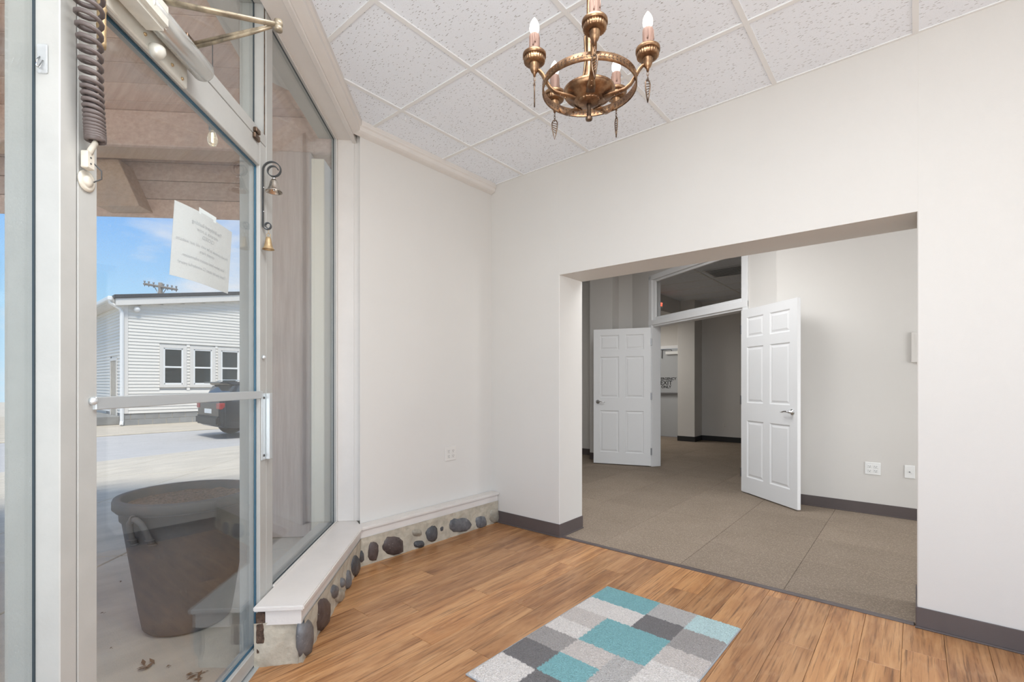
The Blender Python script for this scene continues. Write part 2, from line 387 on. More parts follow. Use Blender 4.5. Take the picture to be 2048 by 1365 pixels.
def mat_rug():
    t = NT('rug_pile'); at = t.n('ShaderNodeVertexColor'); at.layer_name = 'patch'
    v = t.coord(); a = t.noise(v, 170, 3, .7); b = t.n('ShaderNodeTexVoronoi', {'Vector': v, 'Scale': 210.0}).outputs['Distance']
    col = t.mix(1.0, at.outputs[0], t.ramp(a, [(.3, (.70, .70, .70)), (.7, (1.12, 1.12, 1.12))]), 'MULTIPLY')
    t.bump(t.n('ShaderNodeMath', {0: a, 1: b}, operation='SUBTRACT').outputs[0], .006, .9)
    return t.set(Base_Color=col, Roughness=.95)
M['rug'] = mat_rug()
M['rug_edge'] = plain('rug_binding', (.36, .37, .38), .85)

# ------------------------------------------------------------------ room levels
YW, XL, ZC = 3.09, -2.847, 2.927            # back wall plane, left wall plane, ceiling height
OX0, OX1, OZ, WT = -2.127, .003, 2.05, .335  # wide opening in the back wall
NF, NB = -.915, -1.03                        # shop front frame: room face and street face
XE, YS = 3.4, -1.0                           # east and south limits of the room
SOUTH_X = NF / Q - YS

# floor: laminate planks that run towards the back wall
floor = struct(thing('floor', (0, 0, 0), 'brown wood grain laminate plank floor of the entry room', 'floor'), None, None)
sub = MB().prism([(SOUTH_X - .1, YS), (XE, YS), (XE, YW + .02), (XL, YW + .02), (XL, 1.55)], -.05, -.0105)
sub.build('subfloor', M['black'], floor)
PW, PL, GAP = .150, 1.22, .0006
cols = int((XE + 2.9) / PW) + 1
for i in range(cols):
    x0 = -2.90 + i * PW
    y = -1.6 - random.random() * PL
    while y < YW:
        poly = [(x0 + GAP, y + GAP), (x0 + PW - GAP, y + GAP), (x0 + PW - GAP, y + PL - GAP), (x0 + GAP, y + PL - GAP)]
        poly = clip(poly, 0, -1, -(YW + .012)); poly = clip(poly, Q, Q, NF + .0) if poly else poly
        poly = clip(poly, 0, 1, YS) if poly else poly
        poly = clip(poly, 1, 0, XL) if poly else poly
        poly = clip(poly, -1, 0, -XE) if poly else poly
        if len(poly) >= 3:
            MB().prism(poly, -.010, 0).build('plank', M['plank'], floor, bevel=.0008)
        y += PL
strip = MB().box(OX0, OX1 - .01, YW + .005, YW + .045, -.004, .006).build('trim_1', M['base'], bevel=.003)
struct(strip, 'dark vinyl transition strip between laminate planks and carpet', 'trim')

# carpet floor of the hall and the far room
carpet = struct(thing('floor_hall', (-1.5, 6, 0), 'brown textured carpet floor beyond the wide opening', 'floor'), None, None)
MB().box(-6.2, 4, YW + .03, 11.2, -.05, -.012).build('carpet_backing', M['black'], carpet)
CT = .61; tile_me = None
for i in range(-10, 5):
    for j in range(0, 13):
        x0, y0 = i * CT + .02, YW + .045 + j * CT
        if x0 + .5 * y0 < -4.6 or x0 > 1.9 + .1 * j: continue
        if tile_me is None:
            o = MB().box(0, CT - .0015, 0, CT - .0015, -.012, 0).build('carpet_tile', M['carpet'], carpet, bevel=.002)
            tile_me = o.data; tile_me.transform(Matrix.Translation(wloc(carpet)))
        else:
            o = bpy.data.objects.new('carpet_tile', tile_me); COL.objects.link(o); o.parent = carpet
        o.location = Vector((x0, y0, 0)) - wloc(carpet)

# ceiling: lay-in acoustic tiles in a metal grid
def lay_in_ceiling(name, label, gx, gy, x0, y0, nx, ny, clips, zc, tee_clip=None):
    root = struct(thing(name, (x0 + nx * gx / 2, y0 + ny * gy / 2, zc), label, 'ceiling'), None, None)
    for i in range(nx):
        for j in range(ny):
            a, b = x0 + i * gx, y0 + j * gy
            poly = [(a + .004, b + .004), (a + gx - .004, b + .004), (a + gx - .004, b + gy - .004), (a + .004, b + gy - .004)]
            for c in clips:
                if poly: poly = clip(poly, *c)
            if len(poly) >= 3: MB().prism(poly, zc + .007, zc + .022).build('ceiling_tile', M['tile'], root, bevel=.0015)
    def bar(poly, d):
        for c in clips:
            if poly: poly = clip(poly, *c)
        if len(poly) >= 3: MB().prism(poly, zc + d, zc + .03).build('grid_bar', M['grid'], root)
    for i in range(nx + 1): bar([(x0 + i * gx - .012, y0), (x0 + i * gx + .012, y0), (x0 + i * gx + .012, y0 + ny * gy), (x0 + i * gx - .012, y0 + ny * gy)], 0)
    for j in range(ny + 1):
        for i in range(nx):
            bar([(x0 + i * gx + .012, y0 + j * gy - .012), (x0 + (i + 1) * gx - .012, y0 + j * gy - .012), (x0 + (i + 1) * gx - .012, y0 + j * gy + .012), (x0 + i * gx + .012, y0 + j * gy + .012)], .0005)
    return root
CLM = [(1, 0, XL), (0, -1, -YW), (Q, Q, -.79), (-1, 0, -XE), (0, 1, YS)]
lay_in_ceiling('ceiling', 'white acoustic tile drop ceiling with metal grid above the chandelier', .621, .6155, -.003 - 5 * .621, YW - 7 * .6155, 11, 7, CLM, ZC)
struct(MB().prism([(XL - .3, 1.2), (-.5, YS), (XE, YS), (XE, YW), (XL - .3, YW)], ZC + .2, ZC + .25).build('ceiling_deck', M['paint']), 'structural deck hidden above the entry ceiling tiles', 'ceiling')

# ------------------------------------------------------------------ walls of the entry room
wb = struct(thing('wall_back', (0, YW, 0), 'off-white back wall with a wide opening to the carpeted hall', 'wall'), None, None)
MB().box(XL - .1, OX0, YW, YW + WT, 0, ZC + .2).build('pier', M['paint'], wb, bevel=.004)
MB().box(OX1, XE + .1, YW, YW + WT, 0, ZC + .2).build('pier', M['paint'], wb, bevel=.004)
MB().box(OX0 - .01, OX1 + .01, YW + .0005, YW + WT - .0005, OZ, ZC + .2).build('header', M['paint'], wb)
wl = struct(MB().prism([(XL, 1.791), (XL, YW + .01), (XL - .14, YW + .01), (XL - .14, 1.931)], 0, ZC + .2).build('wall_left', M['paint']), 'plain greige left wall above the stone curb', 'wall')
we = struct(MB().box(XE, XE + .12, YS - .1, YW, 0, .3).box(XE, XE + .12, YS - .1, YW, 2.75, ZC + .2).build('wall_right', M['paint']), 'right wall of the entry room with a window band, outside the frame', 'wall')
ws = struct(MB().box(SOUTH_X - .05, XE + .1, YS - .12, YS, -.05, .3).box(SOUTH_X - .05, XE + .1, YS - .12, YS, 2.75, ZC + .2).build('wall_front', M['paint']), 'front wall behind the camera with a shop window band', 'wall')
struct(MB().box(OX1 - .004, XE, YW - .007, YW, 0, .102).prism([(OX1 - .004, YW - .007), (XE, YW - .007), (XE, YW - .016), (OX1 - .01, YW - .016)], 0, .008).build('baseboard_back', M['base'], bevel=.002), 'grey brown vinyl cove base right of the wide opening', 'baseboard')
struct(MB().box(OX1 - .006, OX1, YW - .006, YW + WT, 0, .102).build('baseboard_jamb', M['base'], bevel=.002), 'vinyl cove base on the right side of the wide opening', 'baseboard')
struct(MB().box(XL + .08, OX0 + .004, YW - .007, YW, 0, .102).box(XL + .08, OX0 + .012, YW - .016, YW, 0, .008).build('baseboard_left', M['base'], bevel=.002), 'vinyl cove base between stone curb and wide opening', 'baseboard')
struct(MB().box(OX0, OX0 + .007, YW - .006, YW + WT, 0, .102).box(OX0, OX0 + .016, YW - .012, YW + WT, 0, .008).build('baseboard_pier', M['base'], bevel=.002), 'vinyl cove base on the left pier of the opening', 'baseboard')

# ------------------------------------------------------------------ stone curb under window and left wall
CN, CX, CT0 = -.722, -2.768, 2.10           # face of curb on the shop front side / wall side, near end
ct1 = None
def meet(n, x): return 2 * 0 + (n - x / Q)      # t where the line n meets plane x : x=(n-t)q
tm = meet(CN, CX)
curb = struct(thing('wall_curb', T(2.7, -.8, 0), 'low mortared fieldstone curb below the window and left wall', 'wall'), None, None)
def rough_strip(pts, z0, z1, zb, amp, seed, nd=3):
    """bumpy vertical mortar face along a polyline (x,y) ; grid displaced outwards"""
    mb = MB(); L = []
    for (a, b) in zip(pts[:-1], pts[1:]):
        k = max(2, int((Vector(b) - Vector(a)).length / .012)); L += [Vector(a).lerp(Vector(b), i / k) for i in range(k)]
    L.append(Vector(pts[-1])); nv = 14; vs = []; fs = []
    for i, p in enumerate(L):
        d = (L[min(i + 1, len(L) - 1)] - L[max(i - 1, 0)]).normalized(); nrm = Vector((d.y, -d.x))
        for j in range(nv + 1):
            z = z0 + (z1 - z0) * j / nv
            w = noise.noise(Vector((p.x * 14, p.y * 14 + seed, z * 14))) * amp + noise.noise(Vector((p.x * 45, p.y * 45, z * 45 + seed))) * amp * .4
            foot = .012 * (1 - j / nv)
            q = p + nrm * (w * (1 if j < nv else .2) - .006 + foot * .9); vs.append((q.x, q.y, z))
    m = nv + 1
    for i in range(len(L) - 1):
        for j in range(nv): fs.append((i * m + j, (i + 1) * m + j, (i + 1) * m + j + 1, i * m + j + 1))
    return mb.add(vs, fs, True)
pa = T(CT0 + .02, CN, 0); pm = T(tm, CN, 0)
rough_strip([(CX, YW - .005), (CX, pm.y), (pm.x, pm.y), (pa.x, pa.y)], 0, .19, 0, .007, 3).build('mortar', M['mortar'], curb)
pe = T(CT0, NF, 0)
rough_strip([(pa.x, pa.y), (pe.x, pe.y)], 0, .19, 0, .008, 9).build('mortar', M['mortar'], curb)
core = MB(T).prism([(CT0 + .02, NF + .002), (CT0 + .02, CN - .02), (tm + .02, CN - .02), (3.36, NF + .002)], 0, .19).build('core', M['mortar'], curb)
MB().box(XL, CX - .02, 1.80, YW - .01, 0, .19).build('core', M['mortar'], curb)
def stone(px, py, hw, hh, mat, side, seed):
    if side == 'L':
        c = onpl(px, py, 1, 0, CX); a = onpl(px - hw, py, 1, 0, CX); b = onpl(px + hw, py, 1, 0, CX); nrm = Vector((1, 0, 0))
    else:
        c = onpl(px, py, Q, Q, CN); a = onpl(px - hw, py, Q, Q, CN); b = onpl(px + hw, py, Q, Q, CN); nrm = Vector((Q, Q, 0))
    u = (b - a); ru = u.length / 2; u.normalize(); dep = (c - Vector((0, 0, CAMH))).dot(Vector((-sn, cs, 0)))
    rz = hh / FPX * dep; c = (a + b) / 2
    rz = min(rz, .092); zc = min(max(c.z, rz * .96), .185 - rz * .9)
    mb = MB(); vs = []; fs = []; nu, nvv = 12, 7
    for i in range(nvv + 1):
        ph = math.pi * i / nvv
        for k in range(nu):
            th = 2 * math.pi * k / nu
            d = Vector((math.sin(ph) * math.cos(th), math.cos(ph), math.sin(ph) * math.sin(th)))
            w = 1 + .16 * noise.noise(d * 1.6 + Vector((seed * 7.1, seed, 0)))
            e_ = .82
            X = math.copysign(abs(d.x) ** e_, d.x) * ru * w; Z = math.copysign(abs(d.z) ** e_, d.z) * rz * w
            vs.append(Vector((c.x, c.y, zc)) + u * X + Vector((0, 0, Z)) + nrm * (d.y * w * min(.026, ru * .55) - .008))
    for i in range(nvv):
        for k in range(nu): fs.append((i * nu + k, i * nu + (k + 1) % nu, (i + 1) * nu + (k + 1) % nu, (i + 1) * nu + k))
    mb.add(vs, fs, True).build('stone', M[mat], curb)
for i, a in enumerate([(745.8, 1102, 12, 21, 'stone_brown', 'L'), (786.6, 1092.7, 22, 20, 'stone_brown', 'L'), (833, 1066, 11, 8, 'stone_tan', 'L'), (838.5, 1089, 11, 7.5, 'stone_dark', 'L'),
        (863.6, 1067.6, 12, 16.5, 'stone_dark', 'L'), (884, 1057.4, 4, 7.5, 'stone_dark', 'L'), (920.2, 1050, 23, 16, 'stone_grey', 'L'), (962, 1045.4, 12, 13, 'stone_grey', 'L'), (988.9, 1032, 11, 15, 'stone_tan', 'L'),
        (613, 1281, 13, 42, 'stone_grey', 'T'), (645.4, 1232.8, 15, 36, 'stone_brown', 'T'), (668, 1184, 8, 15, 'stone_grey', 'T'), (684, 1166, 4.6, 11, 'stone_grey', 'T'),
        (696, 1162, 5.5, 20, 'stone_grey', 'T'), (711, 1136, 8, 22, 'stone_dark', 'T'), (724, 1113, 4, 16, 'stone_dark', 'T'), (679.5, 1205, 9, 14, 'stone_tan', 'T')]): stone(*a, i + 1)
# wooden stool (sill cap) and apron around the curb
ZS = .262
so = T(meet(CN + .012, CX + .012), CN + .012, 0)
wp = T(3.279, -.747, 0)
stool_poly = [tuple(T(CT0 - .012, NF, 0)[:2]), tuple(T(CT0 - .012, CN + .014, 0)[:2]), tuple(T(meet(CN + .014, CX + .014), CN + .014, 0)[:2]), tuple(T(3.40, -.80, 0)[:2]), tuple(T(3.40, NF, 0)[:2])]
struct(MB().prism(stool_poly, ZS - .022, ZS).build('trim_2', M['trim'], bevel=.005, bseg=2), 'chipped off-white wooden sill board under the shop window', 'trim')
struct(MB().box(XL, CX + .014, pm.y - .035, YW, ZS - .0221, ZS - .0002).build('trim_3', M['trim'], bevel=.005, bseg=2), 'off-white wooden ledge along the foot of the left wall', 'trim')
ap = [tuple(T(CT0, NF + .045, 0)[:2]), tuple(T(CT0, CN, 0)[:2]), tuple(T(meet(CN, CX) + .0, CN, 0)[:2]), tuple(T(meet(CN - .02, CX - .02), CN - .02, 0)[:2]), tuple(T(CT0 + .02, CN - .02, 0)[:2]), tuple(T(CT0 + .02, NF + .045, 0)[:2])]
struct(MB().prism(ap, .178, ZS - .022).build('trim_4', M['trim'], bevel=.002), 'off-white apron board below the window sill', 'trim')
struct(MB().box(CX - .02, CX, pm.y, YW - .004, .178, ZS - .022).build('trim_5', M['trim'], bevel=.002), 'off-white apron board below the left wall ledge', 'trim')
tag(MB(T).box(CT0 - .002, CT0 + .05, NF + .006, NF + .042, .10, ZS - .03).box(CT0 + .004, CT0 + .05, NF + .004, NF + .03, 0, .1).build('rotten_wood_end', M['rot'], bevel=.006), 'dark rotten wood at the broken end of the curb beside the door frame', 'wood')

# ------------------------------------------------------------------ shop front: frame, door, windows
TD0, TD1 = 1.195, 2.219                     # door leaf
ZH = 2.253
fr = struct(thing('window_frame', T(1.7, -.97, 0), 'painted aluminium shop front frame around the glass door', 'window frame'), None, None)
def tb(t0, t1, n0, n1, z0, z1, name, mat='alu', parent=None, bevel=.002): return MB(T).box(t0, t1, n0, n1, z0, z1).build(name, M[mat], parent, bevel=bevel)
tb(1.147, TD0 - .002, NB, NF, -.05, ZC + .1, 'mullion', parent=fr)
tb(TD1 + .003, 2.29, NB, NF, -.05, ZC + .1, 'mullion', parent=fr)
tb(TD0, TD1 + .001, NB, NF, ZH + .003, 2.305, 'transom_bar', parent=fr)
tb(TD0, TD1 + .001, NB, NF, ZC - .03, ZC + .1, 'head', parent=fr)
tb(2.215, 2.2185, -.922, NF - .004, ZH + .05, ZC, 'gasket', 'bronze_dark', fr, 0)
tb(TD0 - .03, TD1 + .04, NB, NF + .02, -.05, .004, 'threshold', 'alu_bright', fr)
def window(nm, lab, t0, t1, z0, z1, depth=(NB, NF), mem=.045, gn=-.972, sides='LRTB', mat='glass', ins=.006):
    r = struct(thing(nm, T((t0 + t1) / 2, gn, z0), lab, 'window'), None, None)
    if 'L' in sides: tb(t0, t0 + mem, *depth, z0, z1, 'frame_side', parent=r)
    if 'R' in sides: tb(t1 - mem, t1, *depth, z0, z1, 'frame_side', parent=r)
    if 'B' in sides: tb(t0, t1, *depth, z0, z0 + mem, 'frame_sill', parent=r)
    if 'T' in sides: tb(t0, t1, *depth, z1 - mem, z1, 'frame_head', parent=r)
    a0 = t0 + (mem if 'L' in sides else 0); a1 = t1 - (mem if 'R' in sides else 0); b0 = z0 + (mem if 'B' in sides else 0); b1 = z1 - (mem if 'T' in sides else 0)
    MB(T).box(a0, a1, gn - .003, gn + .003, b0, b1).build('pane', M[mat], r)
    w = .012
    for (c0, c1, d0, d1) in ((a0, a0 + .004, b0, b1), (a1 - .004, a1, b0, b1), (a0, a1, b0, b0 + .004), (a0, a1, b1 - .004, b1)):
        tb(c0, c1, gn + .003, gn + .007, d0, d1, 'glazing_gasket', 'gasket', r, 0)
    return r
w1 = window('window_1', 'tall fixed shop window between the glass door and left wall', 2.29, 3.325, .20, 2.915, mem=.06, sides='BT', gn=-.936)
tb(3.325, 3.385, -.946, NF, .20, 2.915, 'frame_side', parent=w1)
w2 = window('window_2', 'transom window pane above the glass entrance door', TD0, TD1, 2.305, ZC - .03, sides='')
w3 = window('window_3', 'sidelight pane at the left edge beside the entrance door', -.45, 1.147, .06, ZC, sides='LBT')
# screws on the window frame beads
for z in (.55, .95, 1.35, 1.75, 2.15, 2.55):
    MB(T).lathe(T(3.327, NF - .02, z), [(.004, 0), (.004, .004)], 8, (Q, Q, 0)).v
    MB(T).lathe(T(3.332, NF + .0005, z), [(.0042, 0), (.0035, .002)], 10, (Q, Q, 0)).build('screw', M['screw'], w1)
tb(3.325, 3.345, NF, NF + .006, .262, 2.86, 'stop_bead', 'trim', w1, .001)
tb(2.29, 3.345, NF, NF + .006, .262, .272, 'stop_bead', 'trim', w1, .001)
tb(2.29, 3.345, NF, NF + .006, 2.852, 2.868, 'stop_bead', 'trim', w1, .001)
# casing boards at the right of the window and under the ceiling
struct(MB().prism([tuple(T(3.345, NF, 0)[:2]), tuple(T(3.345, -.7472, 0)[:2]), tuple(T(3.45, -.7472, 0)[:2]), tuple(T(3.45, NF, 0)[:2])], ZS, ZC + .01).build('trim_6', M['trim'], bevel=.003), 'off-white jamb casing board beside the shop window', 'trim')
struct(MB(T).box(3.3425, 3.346, -.803, -.797, ZS, ZC - .03).build('trim_7', M['trim'], bevel=.003), 'thin off-white bead strip on the window jamb casing', 'trim')
struct(MB(T).box(1.147, 3.36, NF, -.781, 2.862, 2.90).box(1.147, 3.36, -.81, -.781, 2.84, ZC + .02).build('trim_8', M['trim'], bevel=.003), 'off-white head casing board over the shop window', 'trim')
def crown(xf, a0, a1, nm, lab):
    prof = [(0, ZC + .01), (.062, ZC + .01), (.062, ZC - .022), (.05, ZC - .03), (.048, ZC - .052), (.03, ZC - .062), (.0, ZC - .072)]
    mb = MB(); n = len(prof)
    mb.add([xf(a0 if not callable(a0) else a0(b), b, z) for b, z in prof] + [xf(a1 if not callable(a1) else a1(b), b, z) for b, z in prof],
           [tuple(range(n)), tuple(range(n, 2 * n))[::-1]] + [(i, (i + 1) % n, n + (i + 1) % n, n + i) for i in range(n)])
    return struct(mb.build(nm, M['trim'], bevel=.002), lab, 'trim')
k8 = math.tan(R(22.5))
crown(lambda a, b, z: Vector((XL + b, a, z)), lambda b: 1.741 + b * .414, YW - .002, 'trim_9', 'off-white crown moulding along the top of the left wall')
crown(lambda a, b, z: T(a, -.782 + b, z), 1.0, lambda b: 3.244 - b * .414, 'trim_10', 'off-white crown moulding along the top of the shop front')
hp = onz(811, 240, ZC - .03)
tag(MB().tube([hp + Vector((0, 0, .02)), hp + Vector((0, 0, 0)), hp + Vector((.006, -.004, -.008)), hp + Vector((.014, -.008, -.004)), hp + Vector((.016, -.009, .006))], .0022, 6).build('cup_hook', M['plate']), 'small white cup hook screwed into the crown moulding corner', 'hook')

# glass entrance door
DN0, DN1, GN = -.962, NF, -.939
d1 = struct(thing('door_1', T(TD0, -.94, 0), 'closed aluminium framed glass entrance door with push bar', 'door'), None, None)
tb(TD0 + .001, 1.254, DN0, DN1, .01, ZH, 'hinge_stile', parent=d1)
tb(2.158, TD1, DN0, DN1, .01, ZH, 'lock_stile', parent=d1)
tb(1.254, 2.158, DN0, DN1, 2.146, ZH, 'top_rail', parent=d1)
tb(1.254, 2.158, DN0, DN1, .01, .07, 'bottom_rail', parent=d1)
MB(T).box(1.254, 2.158, GN - .003, GN + .003, .07, 2.146).build('pane', M['glass'], d1)
for (a, b, c, d) in ((1.254, 1.262, .07, 2.146), (2.150, 2.158, .07, 2.146), (1.254, 2.158, .07, .078), (1.254, 2.158, 2.138, 2.146)):
    tb(a, b, GN + .003, GN + .009, c, d, 'glass_gasket', 'glass_edge', d1, 0)
for (a, b, c, d) in ((2.138, 2.150, .078, 2.138), (1.262, 2.138, 2.128, 2.138), (1.262, 2.138, .078, .088)):
    pass
bar = MB(T).box(1.240, 2.170, NF - .002, NF + .008, 1.136, 1.168).build('push_bar', M['alu_bright'], d1, bevel=.002)
for t in (1.236, 2.186):
    MB(T).lathe(T(t, NF, 1.158 if t < 1.5 else 1.316), [(.010, 0), (.010, .006), (.007, .011), (.003, .013)], 16, (Q, Q, 0)).build('bolt_cap', M['alu_bright'], d1)
lk = MB(T).box(2.166, 2.232, NF, NF + .005, .865, 1.158).build('latch_guard', M['alu_bright'], d1, bevel=.0015)
MB(T).box(2.205, 2.235, NF + .005, NF + .022, .865, 1.158).build('guard_lip', M['alu_bright'], lk, bevel=.002)
for z in (.885, 1.138): MB(T).lathe(T(2.186, NF + .005, z), [(.006, 0), (.005, .003)], 10, (Q, Q, 0)).build('screw', M['screw'], lk)
latch = MB(T).box(2.085, 2.135, NF - .0, NF + .012, ZH - .02, ZH + .004).box(2.09, 2.13, NF, NF + .016, ZH + .008, ZH + .028).build('head_latch', M['bronze_dark'], d1, bevel=.003)
# door closer: body on the door top rail, arms to the transom bar
cl = thing('door_closer', T(1.42, -.89, 2.11), 'cream hydraulic door closer with brass arms on the glass door', 'door closer')
MB(T).box(1.245, 1.60, NF, NF + .016, 2.135, 2.245).build('mounting_plate', M['closer'], cl, bevel=.003)
MB(T).box(1.25, 1.40, NF + .016, NF + .085, 2.168, 2.246).build('valve_block', M['closer'], cl, bevel=.012, bseg=2)
cyl = MB(T).lathe(T(1.36, NF + .052, 2.208), [(.030, -.03), (.034, -.026), (.034, .26), (.030, .268)], 28, (-Q, Q, 0)).build('cylinder', M['closer_body'], cl)
MB(T).lathe(T(1.362, NF + .052, 2.208), [(.036, -.034), (.036, -.030)], 28, (-Q, Q, 0)).build('end_cap', M['closer'], cyl)
for k in range(3):
    a = R(90 + 120 * k); p = T(1.325, NF + .052 + .022 * math.cos(a), 2.208 + .022 * math.sin(a))
    MB().lathe(p, [(.004, -.0), (.004, .004)], 8, (Q, -Q, 0)).build('screw', M['screw'], cyl)
MB(T).lathe(T(1.43, NF + .03, 2.15), [(.020, 0), (.021, -.012), (.015, -.026), (.008, -.030)], 20).build('adjusting_knob', M['closer'], cl)
for (t, z) in ((1.40, 2.165), (1.52, 2.16), (1.57, 2.15)): MB(T).lathe(T(t, NF + .016, z), [(.005, 0), (.004, .004)], 10, (Q, Q, 0)).build('screw', M['tin'], cl)
EL = T(1.479, -.574, 2.27); PN = T(1.40, -.868, 2.262); SHOE = T(1.60, NF + .02, 2.28)
MB().lathe(PN + Vector((0, 0, -.03)), [(.012, 0), (.012, .03)], 14).build('pinion', M['arm'], cl)
MB().tube([PN, PN.lerp(EL, .5), EL], [(.006, .013), (.006, .011), (.006, .009)], 10, flat=(0, 0, 1)).build('main_arm', M['arm'], cl)
MB().lathe(EL + Vector((0, 0, -.018)), [(.011, 0), (.011, .012), (.008, .014), (.012, .016), (.012, .03)], 16).build('elbow_joint', M['arm'], cl)
s1 = SHOE + Vector((0, 0, -.006)); mid = T(1.50, -.66, 2.262)
for dz in (-.011, .004):
    MB().tube([s1 + Vector((0, 0, dz)), mid + Vector((0, 0, dz * .5)), EL.lerp(mid, .25)], .0052, 8).build('forearm_rod', M['arm'], cl)
MB(T).box(1.575, 1.63, NF, NF + .03, 2.256, 2.30).lathe(SHOE, [(.016, -.03), (.018, -.01), (.014, .016)], 12).build('frame_shoe', M['bronze_dark'], cl, bevel=.002)

# coiled cord with sucker on the hinge side
cc = thing('coiled_cord', T(1.2, -.90, 1.69), 'brown coiled cord hanging to a round sucker on the door stile', 'cord')
pts = []; N = 26 * 14
path = [(T(1.160, -.868, 2.26), .030), (T(1.166, -.870, 2.10), .027), (T(1.178, -.876, 2.00), .021), (T(1.186, -.878, 1.90), .018), (T(1.196, -.880, 1.83), .0165), (T(1.209, -.886, 1.775), .0165)]
def along(u):
    x = u * (len(path) - 1); i = min(int(x), len(path) - 2); f = x - i
    return path[i][0].lerp(path[i + 1][0], f), path[i][1] * (1 - f) + path[i + 1][1] * f
for i in range(N + 1):
    u = i / N; u2 = 1 - (1 - u) ** 1.55
    p, r = along(u2); w = 2 * math.pi * 26 * u
    pts.append(p + Vector((Q, Q, 0)) * math.cos(w) * r + Vector((-Q, Q, 0)) * math.sin(w) * r)
coil = MB().tube(pts, .0052, 6).build('coil', M['coil'], cc)
end = path[-1][0]; cu = T(1.205, -.90, 1.735)
MB().tube([end, end + Vector((0, 0, -.006)), cu.lerp(end, .45), cu.lerp(end, .1)], [.004, .006, .0065, .007], 10).build('strain_relief', M['oldwhite'], cc)
cn = MB(T).box(1.193, 1.216, -.908, -.892, 1.705, 1.745).build('connector', M['oldwhite'], cc, bevel=.002)
for z in (1.717, 1.731): MB(T).lathe(T(1.203, -.892, z), [(.002, 0), (.002, .001)], 8, (Q, Q, 0)).build('screw', M['screw'], cn)
sc_ = MB(T).lathe(T(1.218, NF, 1.682), [(.024, 0), (.025, .004), (.018, .007), (.013, .006), (.012, .010), (.004, .011)], 28, (Q, Q, 0)).build('sucker', M['oldwhite'], cc)
MB().tube([T(1.214, -.893, 1.722), T(1.226, -.885, 1.71), T(1.229, -.887, 1.692), T(1.222, -.900, 1.681)], .0016, 6).build('lead_wire', M['screw'], cc)
bt = T(1.197, -.905, 0)
rod = MB()
rod.lathe(T(1.226, -.885, 2.005), [(.0085, .0), (.0095, .01), (.0088, .04), (.0105, .055), (.0088, .058), (.0090, .09), (.0110, .095), (.0088, .1), (.0088, .25)], 14)
rod.build('bamboo_sleeve', M['tin'], cc)
# adhesive hook on the side of the near mullion
hk0 = T(1.1468, -.945, 0); hz = 1.2 + (768 - 125) / 957 * 1.07
ah = thing('adhesive_hook', T(1.140, -.945, hz - .03), 'clear plastic adhesive hook stuck on the near door frame mullion', 'hook')
MB(T).box(1.142, 1.1465, -.960, -.938, hz - .03, hz + .035).build('backplate', M['clear'], ah, bevel=.002)
MB(T).tube([T(1.142, -.952, hz + .005), T(1.134, -.952, hz - .008), T(1.131, -.95, hz - .022), T(1.134, -.947, hz - .024), T(1.140, -.944, hz - .004)], .0016, 6).build('wire_hook', M['steel'], ah)

# shop bells on a scroll bracket on the lock side
bk = thing('bell_bracket', T(2.18, NF, 1.88), 'dark iron scroll bracket holding two bells on the door frame', 'bracket')
BN = -.895
sp = [T(2.180, NF + .004, z) for z in (1.895, 2.0, 2.10, 2.135)]
bo = T(2.180, NF + .004, 0)
def sc_pt(nd, z): return T(2.18, NF + .004 + nd, z)              # bracket plane stands square to the door
S1 = []
for i in range(37):                                              # big scroll curling into the room
    u = i / 36; a = R(180) - u * R(520); r = .040 * (1 - .55 * u)
    S1.append(sc_pt(.040 + .0 + r * math.cos(a) + .006 * u, 2.140 + r * math.sin(a) * .95 - .006 * u))
S2 = []
for i in range(25):
    u = i / 24; a = R(180) + u * R(430); r = .018 * (1 - .5 * u)
    S2.append(sc_pt(.018 + r * math.cos(a) + .002 * u, 1.893 + r * math.sin(a)))
fl = (-Q, Q, 0)
MB().tube(S2[::-1] + sp[:0] + [sc_pt(0, z) for z in (1.90, 1.96, 2.02, 2.08, 2.12)] + S1, [(.009, .0026)] * (len(S1) + len(S2) + 5), 4, flat=fl).build('scroll_strap', M['iron'], bk)
for z in (1.955, 2.06): MB().lathe(sc_pt(.001, z), [(.004, 0), (.003, .003)], 10, (Q, Q, 0)).build('screw', M['steel'], bk)
def bell(name, top, prof, mat, lab, clap=True):
    prof = [(r * 1.16, h * 1.1) for r, h in prof]
    o = thing(name, top + Vector((0, 0, prof[-1][1])), lab, 'bell')
    MB().lathe(top, prof + [(r * .93, h + .0012) for r, h in prof[::-1] if r > .006], 28, close=False).build('bell_body', M[mat], o)
    return o
tb1 = sc_pt(.046, 2.098)
b1 = bell('bell', tb1, [(.004, 0), (.010, -.003), (.0135, -.010), (.016, -.022), (.019, -.034), (.024, -.043), (.030, -.049), (.0305, -.051)], 'nickel', 'silver flared shop bell hanging from the upper scroll')
MB().lathe(tb1 + Vector((0, 0, .004)), [(.002, -.006), (.0055, -.002), (.0055, .003), (.002, .006)], 12).build('hanger_knob', M['steel'], b1)
MB().lathe(tb1 + Vector((0, 0, -.048)), [(.0015, .03), (.0015, .006), (.0055, .003), (.0055, -.002), (.002, -.005)], 12).build('clapper', M['steel'], b1)
tb2 = sc_pt(.022, 1.842)
b2 = bell('bell', tb2, [(.006, 0), (.009, -.002), (.011, -.014), (.0135, -.03), (.016, -.040), (.021, -.047), (.0215, -.048)], 'tin', 'rusty gold tin bell hanging below the lower scroll')
ring_c = tb2 + Vector((0, 0, .009))
MB().tube([ring_c + (Vector((Q, Q, 0)) * math.cos(2 * math.pi * k / 16) * .0085 + Vector((0, 0, 1)) * math.sin(2 * math.pi * k / 16) * .0085) for k in range(16)], .0013, 6, closed=True).build('ring', M['tin'], b2)
